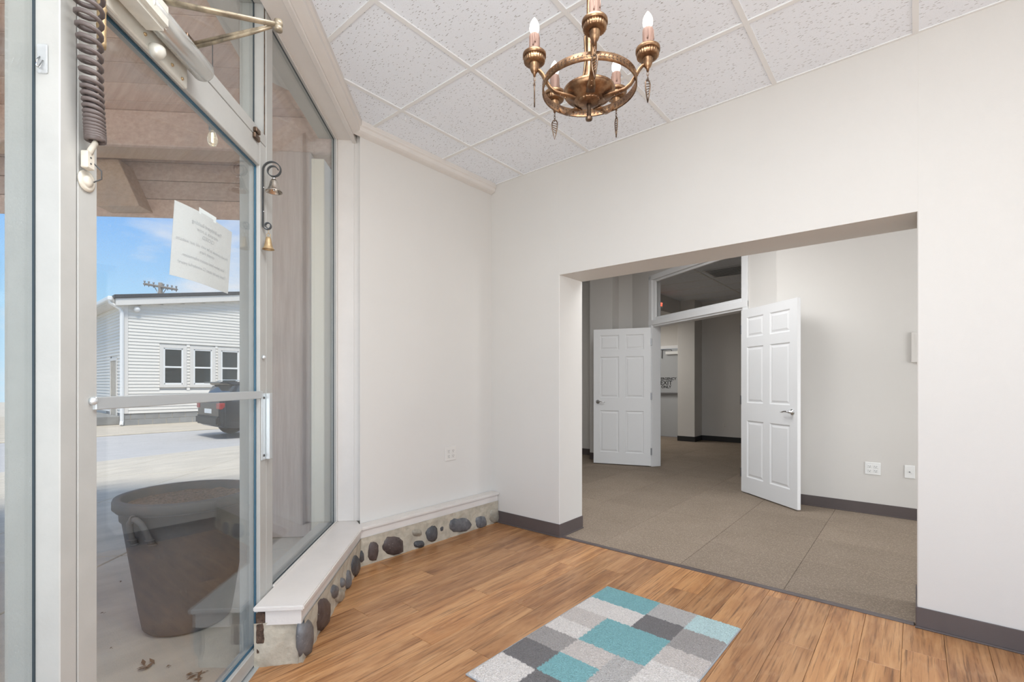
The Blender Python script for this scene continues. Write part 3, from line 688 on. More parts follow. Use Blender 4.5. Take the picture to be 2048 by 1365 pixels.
MB().tube([ring_c + Vector((0, 0, .008)), ring_c + Vector((.001, .001, .018)), ring_c + Vector((0, 0, .028))], .001, 6).build('wire', M['tin'], b2)

# paper notice taped to the street side of the glass, lettering seen from behind
pn = thing('paper_notice', T(1.86, -.947, 1.56), 'white printed notice taped to the entrance door glass', 'notice')
PC = [tnz(370, 401, -.946), tnz(465, 465, -.946), tnz(457, 588, -.946), tnz(360, 550, -.946)]
def pp(u, v, off=0):
    t = (PC[0][0] * (1 - u) + PC[1][0] * u) * (1 - v) + (PC[3][0] * (1 - u) + PC[2][0] * u) * v
    z = (PC[0][1] * (1 - u) + PC[1][1] * u) * (1 - v) + (PC[3][1] * (1 - u) + PC[2][1] * u) * v
    curl = .030 * max(0, .55 - u) ** 2 / .3
    return T(t, -.948 - curl + off, z)
mb = MB(); NU, NV = 14, 10
for off in (0, -.0008):
    vs = [pp(i / NU, j / NV, off) for i in range(NU + 1) for j in range(NV + 1)]
    mb.add(vs, [(i * (NV + 1) + j, (i + 1) * (NV + 1) + j, (i + 1) * (NV + 1) + j + 1, i * (NV + 1) + j + 1) for i in range(NU) for j in range(NV)], True)
mb.build('sheet', M['paper'], pn)
wid = PC[1][0] - PC[0][0]
for row, s, txt in ((.20, .019, 'The Brickyard Building'), (.285, .019, 'entrance is now'), (.37, .019, 'CLOSED.'), (.50, .0158, 'We will continue to be with old our website'), (.58, .0158, 'content there.'), (.70, .0158, 'Scan below local contact information.'), (.81, .0158, 'Thank you for about 12 wonderful years!')):
    me = text_mesh(txt, s, ext=0)
    for v in me.vertices:
        # reading direction runs from the far edge to the near edge because the print faces the street
        u = .49 - v.co.x / wid; vv = row - v.co.y / .25
        v.co = pp(min(max(u, .02), .98), vv, .0007) - wloc(pn)
    me.materials.append(M['ink']); o = bpy.data.objects.new('lettering', me); COL.objects.link(o); o.parent = pn
MB().add([pp(.30, -.06, .001), pp(.62, -.06, .001), pp(.62, .03, .001), pp(.30, .03, .001)], [(0, 1, 2, 3)]).build('tape', M['tape'], pn)

# ------------------------------------------------------------------ wall plates
def plate(nm, lab, xf, w, h, mat, gangs=1, kind='outlet'):
    base = xf(0, .004, -h / 2); r = thing(nm, base, lab, 'outlet')
    MB(xf).box(-w / 2, w / 2, 0, .006, -h / 2, h / 2).build('cover', M[mat], r, bevel=.0025)
    if kind == 'outlet':
        for g in range(gangs):
            cx = (g - (gangs - 1) / 2) * .046
            for dz in (-.02, .02):
                rc = MB(xf).box(cx - .0165, cx + .0165, .006, .0085, dz - .0145, dz + .0145).build('receptacle', M[mat], r, bevel=.002)
                MB(xf).box(cx - .0085, cx - .006, .0083, .0090, dz - .001, dz + .008).box(cx + .006, cx + .0085, .0083, .0090, dz - .001, dz + .008).box(cx - .0025, cx + .0025, .0083, .0090, dz - .010, dz - .005).build('slots', M['screw'], rc)
            MB(xf).lathe(xf(cx, .006, 0), [(.003, 0), (.0025, .0015)], 8, xf(0, 1, 0) - xf(0, 0, 0)).build('screw', M[mat], r)
    return r
plate('wall_outlet', 'greige four-socket outlet low on the left wall', lambda a, b, z: Vector((XL + b, 2.605 + a, .643 + z)), .114, .114, 'beige_plate', 2)
YR = 5.50
plate('wall_outlet', 'white four-socket outlet on the hall wall above the baseboard', lambda a, b, z: Vector((-.306 - a, YR - b, .42 + z)), .116, .114, 'plate', 2)
cp = plate('cable_plate', 'white single cable jack plate near the opening edge', lambda a, b, z: Vector((-.045 - a, YR - b, .42 + z)), .072, .114, 'plate', 1, 'cable')
MB().lathe((-.045, YR - .006, .42), [(.005, 0), (.005, .008), (.003, .009)], 10, (0, -1, 0)).build('jack', M['hinge'], cp)
ip = thing('wall_panel', (.035, YR - .02, 1.39), 'flat beige intercom panel partly hidden by the opening edge', 'panel')
MB().box(-.035, .12, YR - .022, YR, 1.385, 1.652).build('cover', M['beige_plate'], ip, bevel=.004)
MB().box(-.01, .1, YR - .0235, YR - .022, 1.55, 1.63).build('grille', M['beige_plate'], ip)

# ------------------------------------------------------------------ rug
RU = Vector((.99976, -.0219, 0)); RV = Vector((-.0219, -.99976, 0)); RO = onz(1215, 1172, .012); RO.z = 0
rug = thing('rug', RO + RU * .365 + RV * .565, 'small shag rug with teal, grey and cream patchwork blocks', 'rug')
teal, pale, cream, lg, mg, dg, bg_ = (.235, .48, .51), (.55, .73, .74), (.80, .755, .72), (.53, .51, .495), (.40, .375, .36), (.205, .195, .195), (.66, .605, .57)
blocks = [(0, .33, 0, .19, teal), (.33, .53, 0, .178, lg), (.53, .74, 0, .19, pale), (0, .33, .19, .345, cream), (.33, .53, .178, .345, dg), (.53, .74, .19, .39, mg),
          (0, .2, .345, .49, bg_), (0, .2, .49, .615, cream), (.2, .53, .345, .61, teal), (.53, .74, .39, .54, bg_), (.53, .74, .54, .78, cream), (0, .2, .615, .758, mg), (.2, .4, .61, .752, bg_),
          (0, .2, .758, .926, dg), (.2, .4, .752, .924, teal), (.4, .53, .61, .92, lg), (.53, .74, .78, .92, bg_), (0, .2, .926, 1.2, cream), (.2, .4, .924, 1.2, dg), (.4, .74, .92, 1.2, lg)]
GU, GV = 150, 232; LU, LV = .732, 1.13
vs, cols_ = [], []
for i in range(GU + 1):
    for j in range(GV + 1):
        u, v = LU * i / GU, LV * j / GV
        ed = min(u, v, LU - u, LV - v)
        uu = u + .006 * noise.noise(Vector((u * 60, v * 60, 3))); vv = v + .006 * noise.noise(Vector((u * 60, v * 60, 8)))
        c = lg
        for (a, b, d, e_, col) in blocks:
            if a <= max(uu, 0) < b and d <= max(vv, 0) < e_: c = col; break
        h = .013 + .004 * noise.noise(Vector((u * 140, v * 140, 0))) + .0022 * (random.random() - .5)
        if ed < .008: h *= .45 + .55 * ed / .008
        w = .0014 * (random.random() - .5)
        wob = .003 * noise.noise(Vector((u * 30, v * 30, 5))) if ed < .002 else 0
        vs.append(RO + RU * (u + w + wob) + RV * (v + w + wob) + Vector((0, 0, h))); cols_.append(c)
mb = MB().add(vs, [(i * (GV + 1) + j, (i + 1) * (GV + 1) + j, (i + 1) * (GV + 1) + j + 1, i * (GV + 1) + j + 1) for i in range(GU) for j in range(GV)], True)
ro = mb.build('pile', M['rug'], rug)
at = ro.data.attributes.new('patch', 'FLOAT_COLOR', 'POINT')
for k, c in enumerate(cols_): at.data[k].color = (*c, 1)
xr = lambda a, b, z: RO + RU * a + RV * b + Vector((0, 0, z))
for (a0, a1, b0, b1) in ((-.004, .002, 0, LV), (LU - .002, LU + .004, 0, LV), (-.004, LU + .004, -.004, .002), (-.004, LU + .004, LV - .002, LV + .004)):
    MB(xr).box(a0, a1, b0, b1, .0, .008).build('binding', M['rug_edge'], rug, bevel=.002)

# ------------------------------------------------------------------ chandelier
CHP = (1178, 1.75)
_r = (CHP[0] - 1024) / FPX * CHP[1]
CC = Vector((_r * cs - CHP[1] * sn, _r * sn + CHP[1] * cs, 0))
ch = thing('chandelier', CC + Vector((0, 0, 2.165)), 'antique bronze five-candle chandelier with pierced ring and pendants', 'chandelier')
tocam = math.atan2(-CC.y, -CC.x)
ZR, RR = 2.285, .168
def C(r, a, z): return CC + Vector((math.cos(a) * r, math.sin(a) * r, z))
MB().lathe(CC, [(RR - .002, ZR - .014), (RR + .003, ZR - .015), (RR + .003, ZR + .014), (RR - .002, ZR + .015), (RR - .002, ZR - .014)], 64, close=False).build('ring', M['bronze'], ch)
rg = [o for o in ch.children if o.name.startswith('ring')][0]
lf = MB()
for k in range(72):
    a = 2 * math.pi * (k + .5) / 72
    for up in (-1, 1):
        for rad in (RR - .0035, RR + .0042):
            p0 = C(rad, a, ZR + up * .001); p1 = C(rad, a + .045, ZR + up * .008)
            d = (p1 - p0).normalized(); nn = Vector((math.cos(a), math.sin(a), 0)); w = d.cross(nn) * .0017
            mpt = (p0 + p1) / 2
            lf.add([p0, mpt + w, p1, mpt - w], [(0, 1, 2, 3)])
tag(lf.build('leaf_band', M['leafband'], rg), kind='stuff')
MB().lathe(CC, [(.012, 2.233), (.050, 2.233), (.053, 2.238), (.062, 2.240), (.066, 2.246), (.084, 2.252), (.092, 2.262), (.094, 2.272), (.086, 2.276), (.06, 2.279), (.04, 2.284)], 48).build('bowl', M['bronze'], ch)
MB().lathe(CC, [(.008, 2.222), (.030, 2.224), (.040, 2.228), (.046, 2.236)], 60, flute=.05, nf=20).build('fluted_boss', M['bronze'], ch)
MB().lathe(CC, [(.004, 2.162), (.0115, 2.164), (.013, 2.171), (.0085, 2.180), (.006, 2.196), (.0075, 2.212), (.010, 2.225)], 20).build('finial', M['bronze_dark'], ch)
MB().lathe(CC, [(.040, 2.278), (.024, 2.315), (.013, 2.36), (.009, 2.41), (.0085, 2.62), (.012, 2.63), (.0085, 2.64), (.0085, ZC - .02)], 20).build('stem', M['bronze'], ch)
MB().lathe(CC, [(.02, ZC - .035), (.055, ZC - .018), (.06, ZC - .004), (.06, ZC)], 32).build('ceiling_canopy', M['bronze'], ch)
for k in range(5):
    a = tocam + R(5) + 2 * math.pi * k / 5
    # three hanger straps share the arm directions: leaf shaped plates round the stem
    MB().tube([C(.038, a, 2.279), C(.022, a, 2.33), C(.014, a, 2.39), C(.018, a, 2.46), C(.010, a, 2.52)], [(.002, .011), (.002, .008), (.002, .006), (.002, .007), (.002, .003)], 8, flat=(math.cos(a), math.sin(a), 0)).build('stem_leaf', M['bronze'], ch)
    tg = Vector((-math.sin(a), math.cos(a), 0))
    A = [C(.056, a, 2.234), C(.082, a, 2.240), C(.105, a, 2.243), C(.130, a, 2.248), C(.150, a, 2.262), C(.166, a, 2.284), C(.178, a, 2.304), C(.190, a, 2.316), C(.204, a, 2.318)]
    arm = MB().tube(A, [(.005, .017), (.005, .016), (.0055, .012), (.0055, .0105), (.0055, .010), (.0055, .010), (.0055, .0105), (.0055, .0095), (.005, .008)], 10, flat=(0, 0, 1)).build('arm', M['bronze'], ch)
    for (r_, z_) in ((.092, 2.236), (.110, 2.242)): MB().lathe(C(r_, a, z_), [(.0045, 0), (.0035, -.004), (.001, -.005)], 10).build('rivet', M['bronze'], arm)
    MB().lathe(C(RR + .004, a, 2.288), [(.004, 0), (.003, .003)], 10, (math.cos(a), math.sin(a), 0)).build('rivet', M['bronze'], arm)
    P = C(.208, a, 0)
    cup = MB().lathe(P, [(.004, 2.292), (.006, 2.303), (.010, 2.306), (.0155, 2.318), (.0165, 2.334), (.019, 2.336)], 28).build('candle_cup', M['bronze'], ch)
    MB().lathe(P, [(.018, 2.3375), (.031, 2.3385), (.0360, 2.3410), (.0375, 2.345), (.0378, 2.359)], 104, flute=.022, nf=26).build('fluted_pan', M['bronze'], cup)
    MB().lathe(P, [(.036, 2.3585), (.0415, 2.3595), (.0415, 2.3705), (.0395, 2.3725), (.037, 2.367), (.02, 2.364)], 40).build('cup_rim', M['bronze'], cup)
    sl = MB(); seg = 22; vs = []; fs = []
    hs = [2.362, 2.375, 2.390, 2.405, 2.42, 2.432, 2.4395, 2.440]
    for i, z_ in enumerate(hs):
        for q_ in range(seg):
            b_ = 2 * math.pi * q_ / seg
            rr = .0185 * (1 + .10 * noise.noise(Vector((math.cos(b_) * 2.3, math.sin(b_) * 2.3, k * 5 + z_ * 9))) + .05 * math.cos(q_ * 2.9 + k)) * (.985 if i < 6 else (.9 if i == 6 else .5))
            vs.append(P + Vector((math.cos(b_) * rr, math.sin(b_) * rr, z_)))
    for i in range(len(hs) - 1):
        for q_ in range(seg): fs.append((i * seg + q_, i * seg + (q_ + 1) % seg, (i + 1) * seg + (q_ + 1) % seg, (i + 1) * seg + q_))
    sl.add(vs, fs + [tuple(range((len(hs) - 1) * seg, len(hs) * seg))], True)
    slo = sl.build('candle_sleeve', M['sleeve'], ch)
    for q_ in range(3):
        b_ = random.random() * 6.28; h0 = 2.438 - random.random() * .012
        MB().tube([P + Vector((math.cos(b_) * .0190, math.sin(b_) * .0190, h0)), P + Vector((math.cos(b_ + .1) * .0200, math.sin(b_ + .1) * .0200, h0 - .022)), P + Vector((math.cos(b_) * .0198, math.sin(b_) * .0198, h0 - .034))], [.0016, .0019, .0028], 6).build('wax_drip', M['sleeve'], slo)
    MB().lathe(P, [(.008, 2.438), (.0125, 2.446), (.0168, 2.456), (.0176, 2.464), (.0165, 2.474), (.0125, 2.485), (.0065, 2.495), (.0012, 2.502)], 20).build('bulb', M['bulb'], ch)
    # chain links and pierced spear pendant
    for q_ in range(3):
        z_ = 2.283 - q_ * .010; ax = tg if q_ % 2 else Vector((math.cos(a), math.sin(a), 0))
        MB().tube([P + ax * math.cos(w) * .0035 + Vector((0, 0, z_ + math.sin(w) * .0068)) for w in [2 * math.pi * x / 10 for x in range(10)]], .0012, 5, closed=True).build('chain_link', M['bronze_dark'], ch)
    vx = Vector((math.cos(a + .9), math.sin(a + .9), 0)) if k != 4 else (P - Vector((0, 0, 0))).normalized()
    zt = 2.262
    outl = [(0, 0), (.007, -.003), (.0112, -.013), (.0098, -.032), (.0055, -.056), (0, -.078), (-.0055, -.056), (-.0098, -.032), (-.0112, -.013), (-.007, -.003)]
    pe_ = MB().tube([P + vx * x + Vector((0, 0, zt + z)) for x, z in outl], (.0024), 5, closed=True)
    for z in (-.014, -.023, -.032, -.041, -.050):
        hw = .0104 * (1 - max(0, (-z - .015)) / .052)
        pe_.tube([P + vx * -hw + Vector((0, 0, zt + z - .003)), P + vx * hw + Vector((0, 0, zt + z + .004))], .0016, 5)
    pe_.build('pendant', M['bronze_dark'], ch)

# ------------------------------------------------------------------ hall behind the opening
F0 = Vector((-2.91, 6.59, 0)); DV = Vector((.8572, -.5150, 0)); OWD = 1.68      # angled wall with the double doors
fa = frame(F0, DV)
def seg_wall(nm, lab, xf, a0, a1, b0, b1, z0=0, z1=ZC + .15, mat='paint'):
    return struct(MB(xf).box(a0, a1, b0, b1, z0, z1).build(nm, M[mat]), lab, 'wall')
TZ0, TZ1, JT = 2.115, 2.70, .02
wa = struct(thing('wall_hall', F0, 'greige angled hall wall around the white double doors', 'wall'), None, None)
MB(fa).box(-.52, -.075, 0, .14, 0, ZC + .15).build('wall_panel', M['paint'], wa)
MB(fa).box(OWD + .075, 2.12, 0, .14, 0, ZC + .15).build('wall_panel', M['paint'], wa)
MB(fa).box(-.075, OWD + .075, 0, .14, 2.76, ZC + .15).build('wall_panel', M['paint'], wa)
seg_wall('wall_hall_right', 'off-white hall wall with outlets right of the open door', W3, -1.10, 4, YR, YR + .12)
seg_wall('wall_hall_side', 'hidden side wall at the right end of the hall', W3, 3.9, 4.02, YW + WT, YR + .1)
seg_wall('wall_hall_left', 'greige hall wall left of the open door', W3, -3.70, -3.34, 6.86, 6.98)
seg_wall('wall_hall_pier', 'narrow greige pier standing proud of the hall wall', W3, -3.99, -3.59, 6.653, 6.99)
seg_wall('wall_hall_end', 'far greige wall at the left end of the hall', W3, -6.0, -3.98, 6.995, 7.10)
seg_wall('wall_hall_west', 'hidden left end wall of the hall', W3, -6.1, -5.98, YW + .2, 7.1)
seg_wall('wall_hall_front', 'hidden hall wall behind the left entry wall', W3, -6.0, XL, YW + .2, YW + WT)
struct(MB().box(-6.1, 4, YW + WT - .1, 7.2, ZC + .0, ZC + .05).build('ceiling_hall', M['tile']), 'pale hall ceiling above the open double doors', 'ceiling')
def hbase(nm, lab, x0, x1, y): struct(MB().box(x0, x1, y - .008, y, 0, .102).box(x0, x1, y - .016, y, 0, .008).build(nm, M['base'], bevel=.002), lab, 'baseboard')
hbase('baseboard_hall', 'grey vinyl cove base below the white hall outlets', -1.1, 3.9, YR)
hbase('baseboard_pier_hall', 'dark cove base on the narrow hall pier', -3.99, -3.59, 6.653)
hbase('baseboard_end', 'dark cove base at the left end of the hall', -6, -3.99, 6.995)
# door casing and transom light
dc = struct(thing('trim_11', F0, 'white door casing and transom frame of the double doors', 'trim'), None, None)
for (a0, a1, b0, b1, z0, z1, nm) in ((-.075, 0.0, -.018, .14, 0, TZ1 + .06, 'side_casing'), (OWD, OWD + .075, -.018, .14, 0, TZ1 + .06, 'side_casing'), (0, OWD, 0, .14, 2.022, 2.05, 'head_jamb'),
        (-.075, OWD + .075, -.022, .13, 2.045, TZ0 + .0, 'mullion_casing'), (-.075, OWD + .075, -.018, .13, TZ1, TZ1 + .07, 'top_casing')):
    MB(fa).box(a0, a1, b0, b1, z0, z1).build(nm, M['white'], dc, bevel=.004)
w4 = struct(thing('window_4', F0 + DV * .84 + Vector((0, 0, TZ0)), 'transom window over the white double doors', 'window'), None, None)
MB(fa).box(.0, OWD, .05, .056, TZ0, TZ1).build('pane', M['glass_clean'], w4)
for (a0, a1, z0, z1) in ((0, .045, TZ0, TZ1), (OWD - .045, OWD, TZ0, TZ1), (.045, OWD - .045, TZ0, TZ0 + .045), (.045, OWD - .045, TZ1 - .03, TZ1)):
    MB(fa).box(a0, a1, .01, .05, z0, z1).build('stop', M['white'], w4, bevel=.006)
def panel_door(nm, lab, hinge, direction, side, w=.83, h=2.0):
    """six panel leaf; side=+1 puts the thickness on the left of its direction"""
    xf0 = frame(hinge, direction); th = .035
    xf = lambda a, b, z: xf0(a, b * side, z)
    r = struct(thing(nm, hinge, lab, 'door'), None, None)
    us = [0, .115 * w, .435 * w, .545 * w, .885 * w, w]; zs = [0, .085 * h, .395 * h, .49 * h, .795 * h, .845 * h, .955 * h, h]; z0 = .012
    pan = {(i, j) for i in (1, 3) for j in (1, 3, 5)}
    mb = MB(xf)
    for b, sgn in ((0, 1), (th, -1)):
        for i in range(5):
            for j in range(7):
                if (i, j) in pan: continue
                mb.add([xf(us[i], b, z0 + zs[j]), xf(us[i + 1], b, z0 + zs[j]), xf(us[i + 1], b, z0 + zs[j + 1]), xf(us[i], b, z0 + zs[j + 1])], [(0, 1, 2, 3)])
    for (a, c, d, e_) in ((0, 0, 0, h), (w, w, 0, h), (0, w, 0, 0), (0, w, h, h)):
        mb.add([xf(a, 0, z0 + d), xf(c, 0, z0 + (e_ if a == c else d)), xf(c, th, z0 + (e_ if a == c else d)), xf(a, th, z0 + d)], [(0, 1, 2, 3)])
    o = mb.build('slab', M['white'], r)
    bm = bmesh.new(); bm.from_mesh(o.data); bmesh.ops.remove_doubles(bm, verts=bm.verts, dist=1e-5); bmesh.ops.recalc_face_normals(bm, faces=bm.faces); bm.to_mesh(o.data); bm.free()
    for (i, j) in sorted(pan):
        p = MB(xf)
        for b, s in ((0, 1), (th, -1)):
            rings = []
            for ins, dep in ((0, 0), (.006, .003), (.012, .009), (.022, .009), (.040, .003)):
                a0, a1, c0, c1 = us[i] + ins, us[i + 1] - ins, z0 + zs[j] + ins, z0 + zs[j + 1] - ins
                rings.append([xf(a0, b + s * dep, c0), xf(a1, b + s * dep, c0), xf(a1, b + s * dep, c1), xf(a0, b + s * dep, c1)])
            vs = [v for q_ in rings for v in q_]; fs = []
            for k in range(len(rings) - 1):
                for m in range(4): fs.append((k * 4 + m, k * 4 + (m + 1) % 4, (k + 1) * 4 + (m + 1) % 4, (k + 1) * 4 + m))
            fs.append(tuple(range((len(rings) - 1) * 4, len(rings) * 4))); p.add(vs, fs)
        p.build('panel', M['white'], r)
    for b, s in ((0, -1), (th, 1)):
        ax = xf(0, s, 0) - xf(0, 0, 0); c = xf(w - .065, b, .93)
        hd = MB().lathe(c, [(.028, 0), (.029, .004), (.024, .008), (.012, .012), (.011, .04)], 24, ax).build('handle', M['steel'], r)
        L = lambda u, n_, z: xf(w - .065 - u, b + s * n_, .93 + z)
        MB().tube([L(0, .040, 0), L(.02, .044, .003), L(.05, .046, .004), L(.08, .044, -.003), L(.105, .040, -.006), L(.112, .036, -.002)], [.009, .0085, .007, .0065, .006, .004], 10).build('lever', M['steel'], hd)
    for z in (.22, 1.02, 1.80): MB(xf).box(-.016, .004, -.004, .006, z - .05, z + .05).build('hinge', M['hinge'], r, bevel=.002)
    return r
HL = fa(0.0, -.03, 0); panel_door('door_2', 'white six-panel door standing open at the left of the doorway', HL, Vector((-.815, -.285, 0)), -1)
HR = fa(OWD, -.03, 0); panel_door('door_3', 'white six-panel door standing open at the right of the doorway', HR, Vector((.641, -.546, 0)), 1)

# ------------------------------------------------------------------ far room
seg_wall('wall_far', 'shaded beige back wall of the far room', W3, -3.49, 1.4, 10.38, 10.5)
struct(MB().box(-3.84, -3.485, 9.95, 10.5, 0, ZC + .1).build('wall_far_pillar', M['paint'], bevel=.004), 'beige pillar beside the emergency exit door', 'wall')
wx = struct(thing('wall_exit', (-4.5, 10.6, 0), 'beige wall around the emergency exit door', 'wall'), None, None)
MB().box(-6, -4.95, 10.58, 10.7, 0, ZC + .1).build('wall_panel', M['paint'], wx)
MB().box(-3.95, -3.8, 10.4, 10.7, 0, ZC + .1).build('wall_panel', M['paint'], wx)
MB().box(-4.95, -3.95, 10.58, 10.7, 2.02, ZC + .1).build('wall_panel', M['paint'], wx)
seg_wall('wall_far_west', 'beige left wall of the far room', W3, -6.0, -5.9, 7.0, 10.7)
seg_wall('wall_far_east', 'hidden right wall of the far room', W3, 1.4, 1.5, YR, 10.5)
struct(MB().box(-5.9, -3.78, 7.2, 10.58, 2.62, ZC + .05).build('ceiling_soffit', M['paint']), 'beige soffit over the exit passage', 'ceiling')
lay_in_ceiling('ceiling_far', 'grey shaded tile ceiling of the far room seen through the transom', 1.22, .61, -3.80, 5.72, 5, 8, [(1, 0, -3.79), (-.515, -.857, -99), (DV.y * -1, DV.x, DV.x * F0.y - DV.y * F0.x + .16)], ZC)
struct(MB().box(-6, 1.5, 5.6, 10.7, ZC + .15, ZC + .2).build('ceiling_far_deck', M['paint']), 'deck above the far room ceiling', 'ceiling')
for (x0, x1, y, nm, lab) in ((-3.485, 1.4, 10.38, 'baseboard_far', 'black base along the far room back wall'), (-3.845, -3.48, 9.95, 'baseboard_pillar', 'black base at the foot of the far pillar')):
    struct(MB().box(x0, x1, y - .01, y, 0, .105).build(nm, M['black'], bevel=.002), lab, 'baseboard')
struct(MB().box(-3.485, -3.475, 9.945, 10.38, 0, .105).build('baseboard_pillar_side', M['black']), 'black base on the side of the far pillar', 'baseboard')
d4 = struct(thing('door_4', (-4.45, 10.58, 0), 'grey steel emergency exit door with push bar', 'door'), None, None)
MB().box(-4.90, -4.0, 10.55, 10.595, .01, 1.985).build('leaf', M['exitdoor'], d4, bevel=.002)
MB().box(-4.97, -4.91, 10.53, 10.60, 0, 2.05).box(-3.99, -3.93, 10.53, 10.60, 0, 2.05).box(-4.97, -3.93, 10.53, 10.60, 1.99, 2.06).build('door_frame', M['white'], d4, bevel=.003)
MB().box(-4.86, -4.02, 10.49, 10.53, .96, 1.0).box(-4.86, -4.76, 10.49, 10.55, .94, 1.02).build('push_bar', M['hinge'], d4, bevel=.004)
cb = MB().box(-4.33, -4.02, 10.49, 10.55, 1.86, 1.93).build('closer_box', M['plate'], d4, bevel=.004)
MB().tube([(-4.2, 10.52, 1.94), (-4.18, 10.44, 1.965), (-4.45, 10.53, 1.975)], .008, 6).build('closer_arm', M['hinge'], cb)
MB().box(-4.44, -4.425, 10.52, 10.55, 1.78, 1.97).build('bolt_rod', M['hinge'], d4)
for txt, size, z in (('EMERGENCY', .082, 1.285), ('EXIT', .135, 1.175), ('ONLY', .085, 1.10)):
    me = text_mesh(txt, size, ext=.0008, bold=.0024); me.transform(Matrix.Translation(Vector((-4.335, 10.548, z)) - wloc(d4)) @ Matrix.Rotation(R(90), 4, 'X'))
    me.materials.append(M['letter']); o = bpy.data.objects.new('lettering', me); COL.objects.link(o); o.parent = d4
plate('wall_outlet', 'beige outlet low on the far room back wall', lambda a, b, z: Vector((-3.02 - a, 10.38 - b, .34 + z)), .072, .114, 'beige_plate', 1)
av = thing('air_vent', (-1.9, 8.3, ZC - .01), 'dark louvred ceiling air vent in the far room', 'vent')
vc = onz(1458, 543, ZC); av.location = vc - Vector((0, 0, .012))
MB().box(vc.x - .3, vc.x + .3, vc.y - .3, vc.y + .3, ZC - .008, ZC - .001).build('frame', M['grid'], av, bevel=.002)
for k in range(7):
    y = vc.y - .24 + k * .08
    MB().add([(vc.x - .27, y - .03, ZC - .02), (vc.x + .27, y - .03, ZC - .02), (vc.x + .27, y + .03, ZC - .008), (vc.x - .27, y + .03, ZC - .008), (vc.x - .27, y - .03, ZC - .017), (vc.x + .27, y - .03, ZC - .017), (vc.x + .27, y + .03, ZC - .005), (vc.x - .27, y + .03, ZC - .005)],
             [(0, 1, 2, 3), (4, 5, 6, 7), (0, 1, 5, 4), (2, 3, 7, 6)]).build('louvre', M['hinge'], av)
es = onpl(1319, 609, 1, 0, -3.77)
ex = thing('exit_sign', es - Vector((0, 0, .06)), 'small red exit sign high on the far soffit', 'sign')
MB().box(es.x - .01, es.x + .02, es.y - .12, es.y + .12, es.z - .06, es.z + .06).build('housing', M['plate'], ex, bevel=.004)
me = text_mesh('EXIT', .09, ext=.001, bold=.002); me.transform(Matrix.Translation(es + Vector((.022, 0, -.032)) - wloc(ex)) @ Matrix.Rotation(R(90), 4, 'Z') @ Matrix.Rotation(R(90), 4, 'X'))
me.materials.append(M['exit_red']); o = bpy.data.objects.new('lettering', me); COL.objects.link(o); o.parent = ex

# ------------------------------------------------------------------ outside: porch
ZG = -.05                                     # pavement at the door
pc = struct(thing('ceiling_porch', T(2, -2.8, 3.37), 'weathered cedar board porch ceiling outside the shop front', 'ceiling'), None, None)
bw = .235; k = 0; t = -2.2
while t < 4.62:
    MB(T).box(t, t + bw - .006, -4.5, NB - .001, 3.37, 3.395).build('board', M['cedar'], pc, bevel=.003)
    t += bw
MB(T).box(-2.2, 4.62, -4.5, NB, 3.40, 3.46).build('roof_deck', M['roof'], pc)
struct(MB(T).box(1.0, 3.55, NB - .02, NF - .001, ZC + .101, 3.45).build('wall_fascia', M['cream']), 'wall band between shop front head and porch ceiling', 'wall')
def timber(nm, lab, cat, mb, mat='cedar', bevel=.008): return tag(mb.build(nm, M[mat], bevel=bevel), lab, cat)
timber('porch_beam', 'wide pinkish timber beam across the end of the porch', 'beam', MB(T).box(4.02, 4.07, -4.5, NB - .02, 3.09, 3.369))
timber('porch_beam', 'pale timber underside beam resting on the porch post', 'beam', MB(T).box(4.075, 4.30, -4.5, NB - .02, 3.10, 3.369), 'pine')
vl = thing('porch_valance', T(4.7, -3, 2.76), 'lower board-clad valance closing the far porch end', 'valance')
for i in range(4):
    MB(T).box(4.63, 4.66, -4.5, -1.05, 2.725 + i * .168, 2.725 + (i + 1) * .168 - .005).build('board', M['cedar'], vl, bevel=.003)
MB(T).box(4.661, 4.70, -4.5, -1.05, 2.80, 3.46).build('backing', M['grey_wood'], vl)
br = MB(); a0, a1 = tnz(215, 320, -3.0), tnz(300, 440, -2.6)
P0, P1 = T(4.32, -3.9, 3.12), T(4.32, -2.98, 2.50)
def proj_tn(px, py, t):                        # where the ray meets the plane t = const
    d = ray(px, py); w = t / ((d.y - d.x) * Q); p = d * w + Vector((0, 0, CAMH)); return ((p.x + p.y) * Q, p.z)
q1 = [proj_tn(px, py, 4.45) for px, py in ((150, 318), (236, 318), (279, 412), (193, 412))]
br = MB(); n_ = 4
vs = [T(4.45, n, z) for n, z in q1] + [T(4.632, n, z) for n, z in q1]
br.add(vs, [(0, 1, 2, 3), (4, 5, 6, 7)] + [(i, (i + 1) % 4, 4 + (i + 1) % 4, 4 + i) for i in range(4)])
tag(br.build('knee_brace', M['pine'], vl, bevel=.004), 'pale diagonal timber brace')
timber('porch_post', 'thick weathered timber post outside the tall shop window', 'post', MB(T).box(4.02, 4.30, -1.68, -1.31, ZG, 3.09), 'cedar_up')
cbx = thing('corner_trim_box', T(3.6, -1.09, .0), 'cream boxed corner trim just outside the shop window', 'trim box')
MB(T).box(3.5, 3.72, -1.135, -1.045, -.05, 2.80).build('box', M['cream'], cbx, bevel=.004)
struct(MB(T).box(3.386, 3.49, -.956, -.76, -.05, 3.4).build('wall_exterior', M['cream']), 'cream exterior wall return beside the shop window', 'wall')
sb = thing('string_light', T(1, 1, 1), 'clear hanging bulb of a string light under the porch ceiling', 'bulb')
bp = T(2.95, -1.40, 0); dd = ray(425, 277); w = 3.0; bp = dd * w + Vector((0, 0, CAMH)); sb.location = bp - Vector((0, 0, .05))
MB().lathe(bp, [(.005, -.05), (.018, -.044), (.028, -.025), (.030, -.008), (.024, .018), (.016, .04), (.014, .05)], 24).build('bulb_glass', M['clear'], sb)
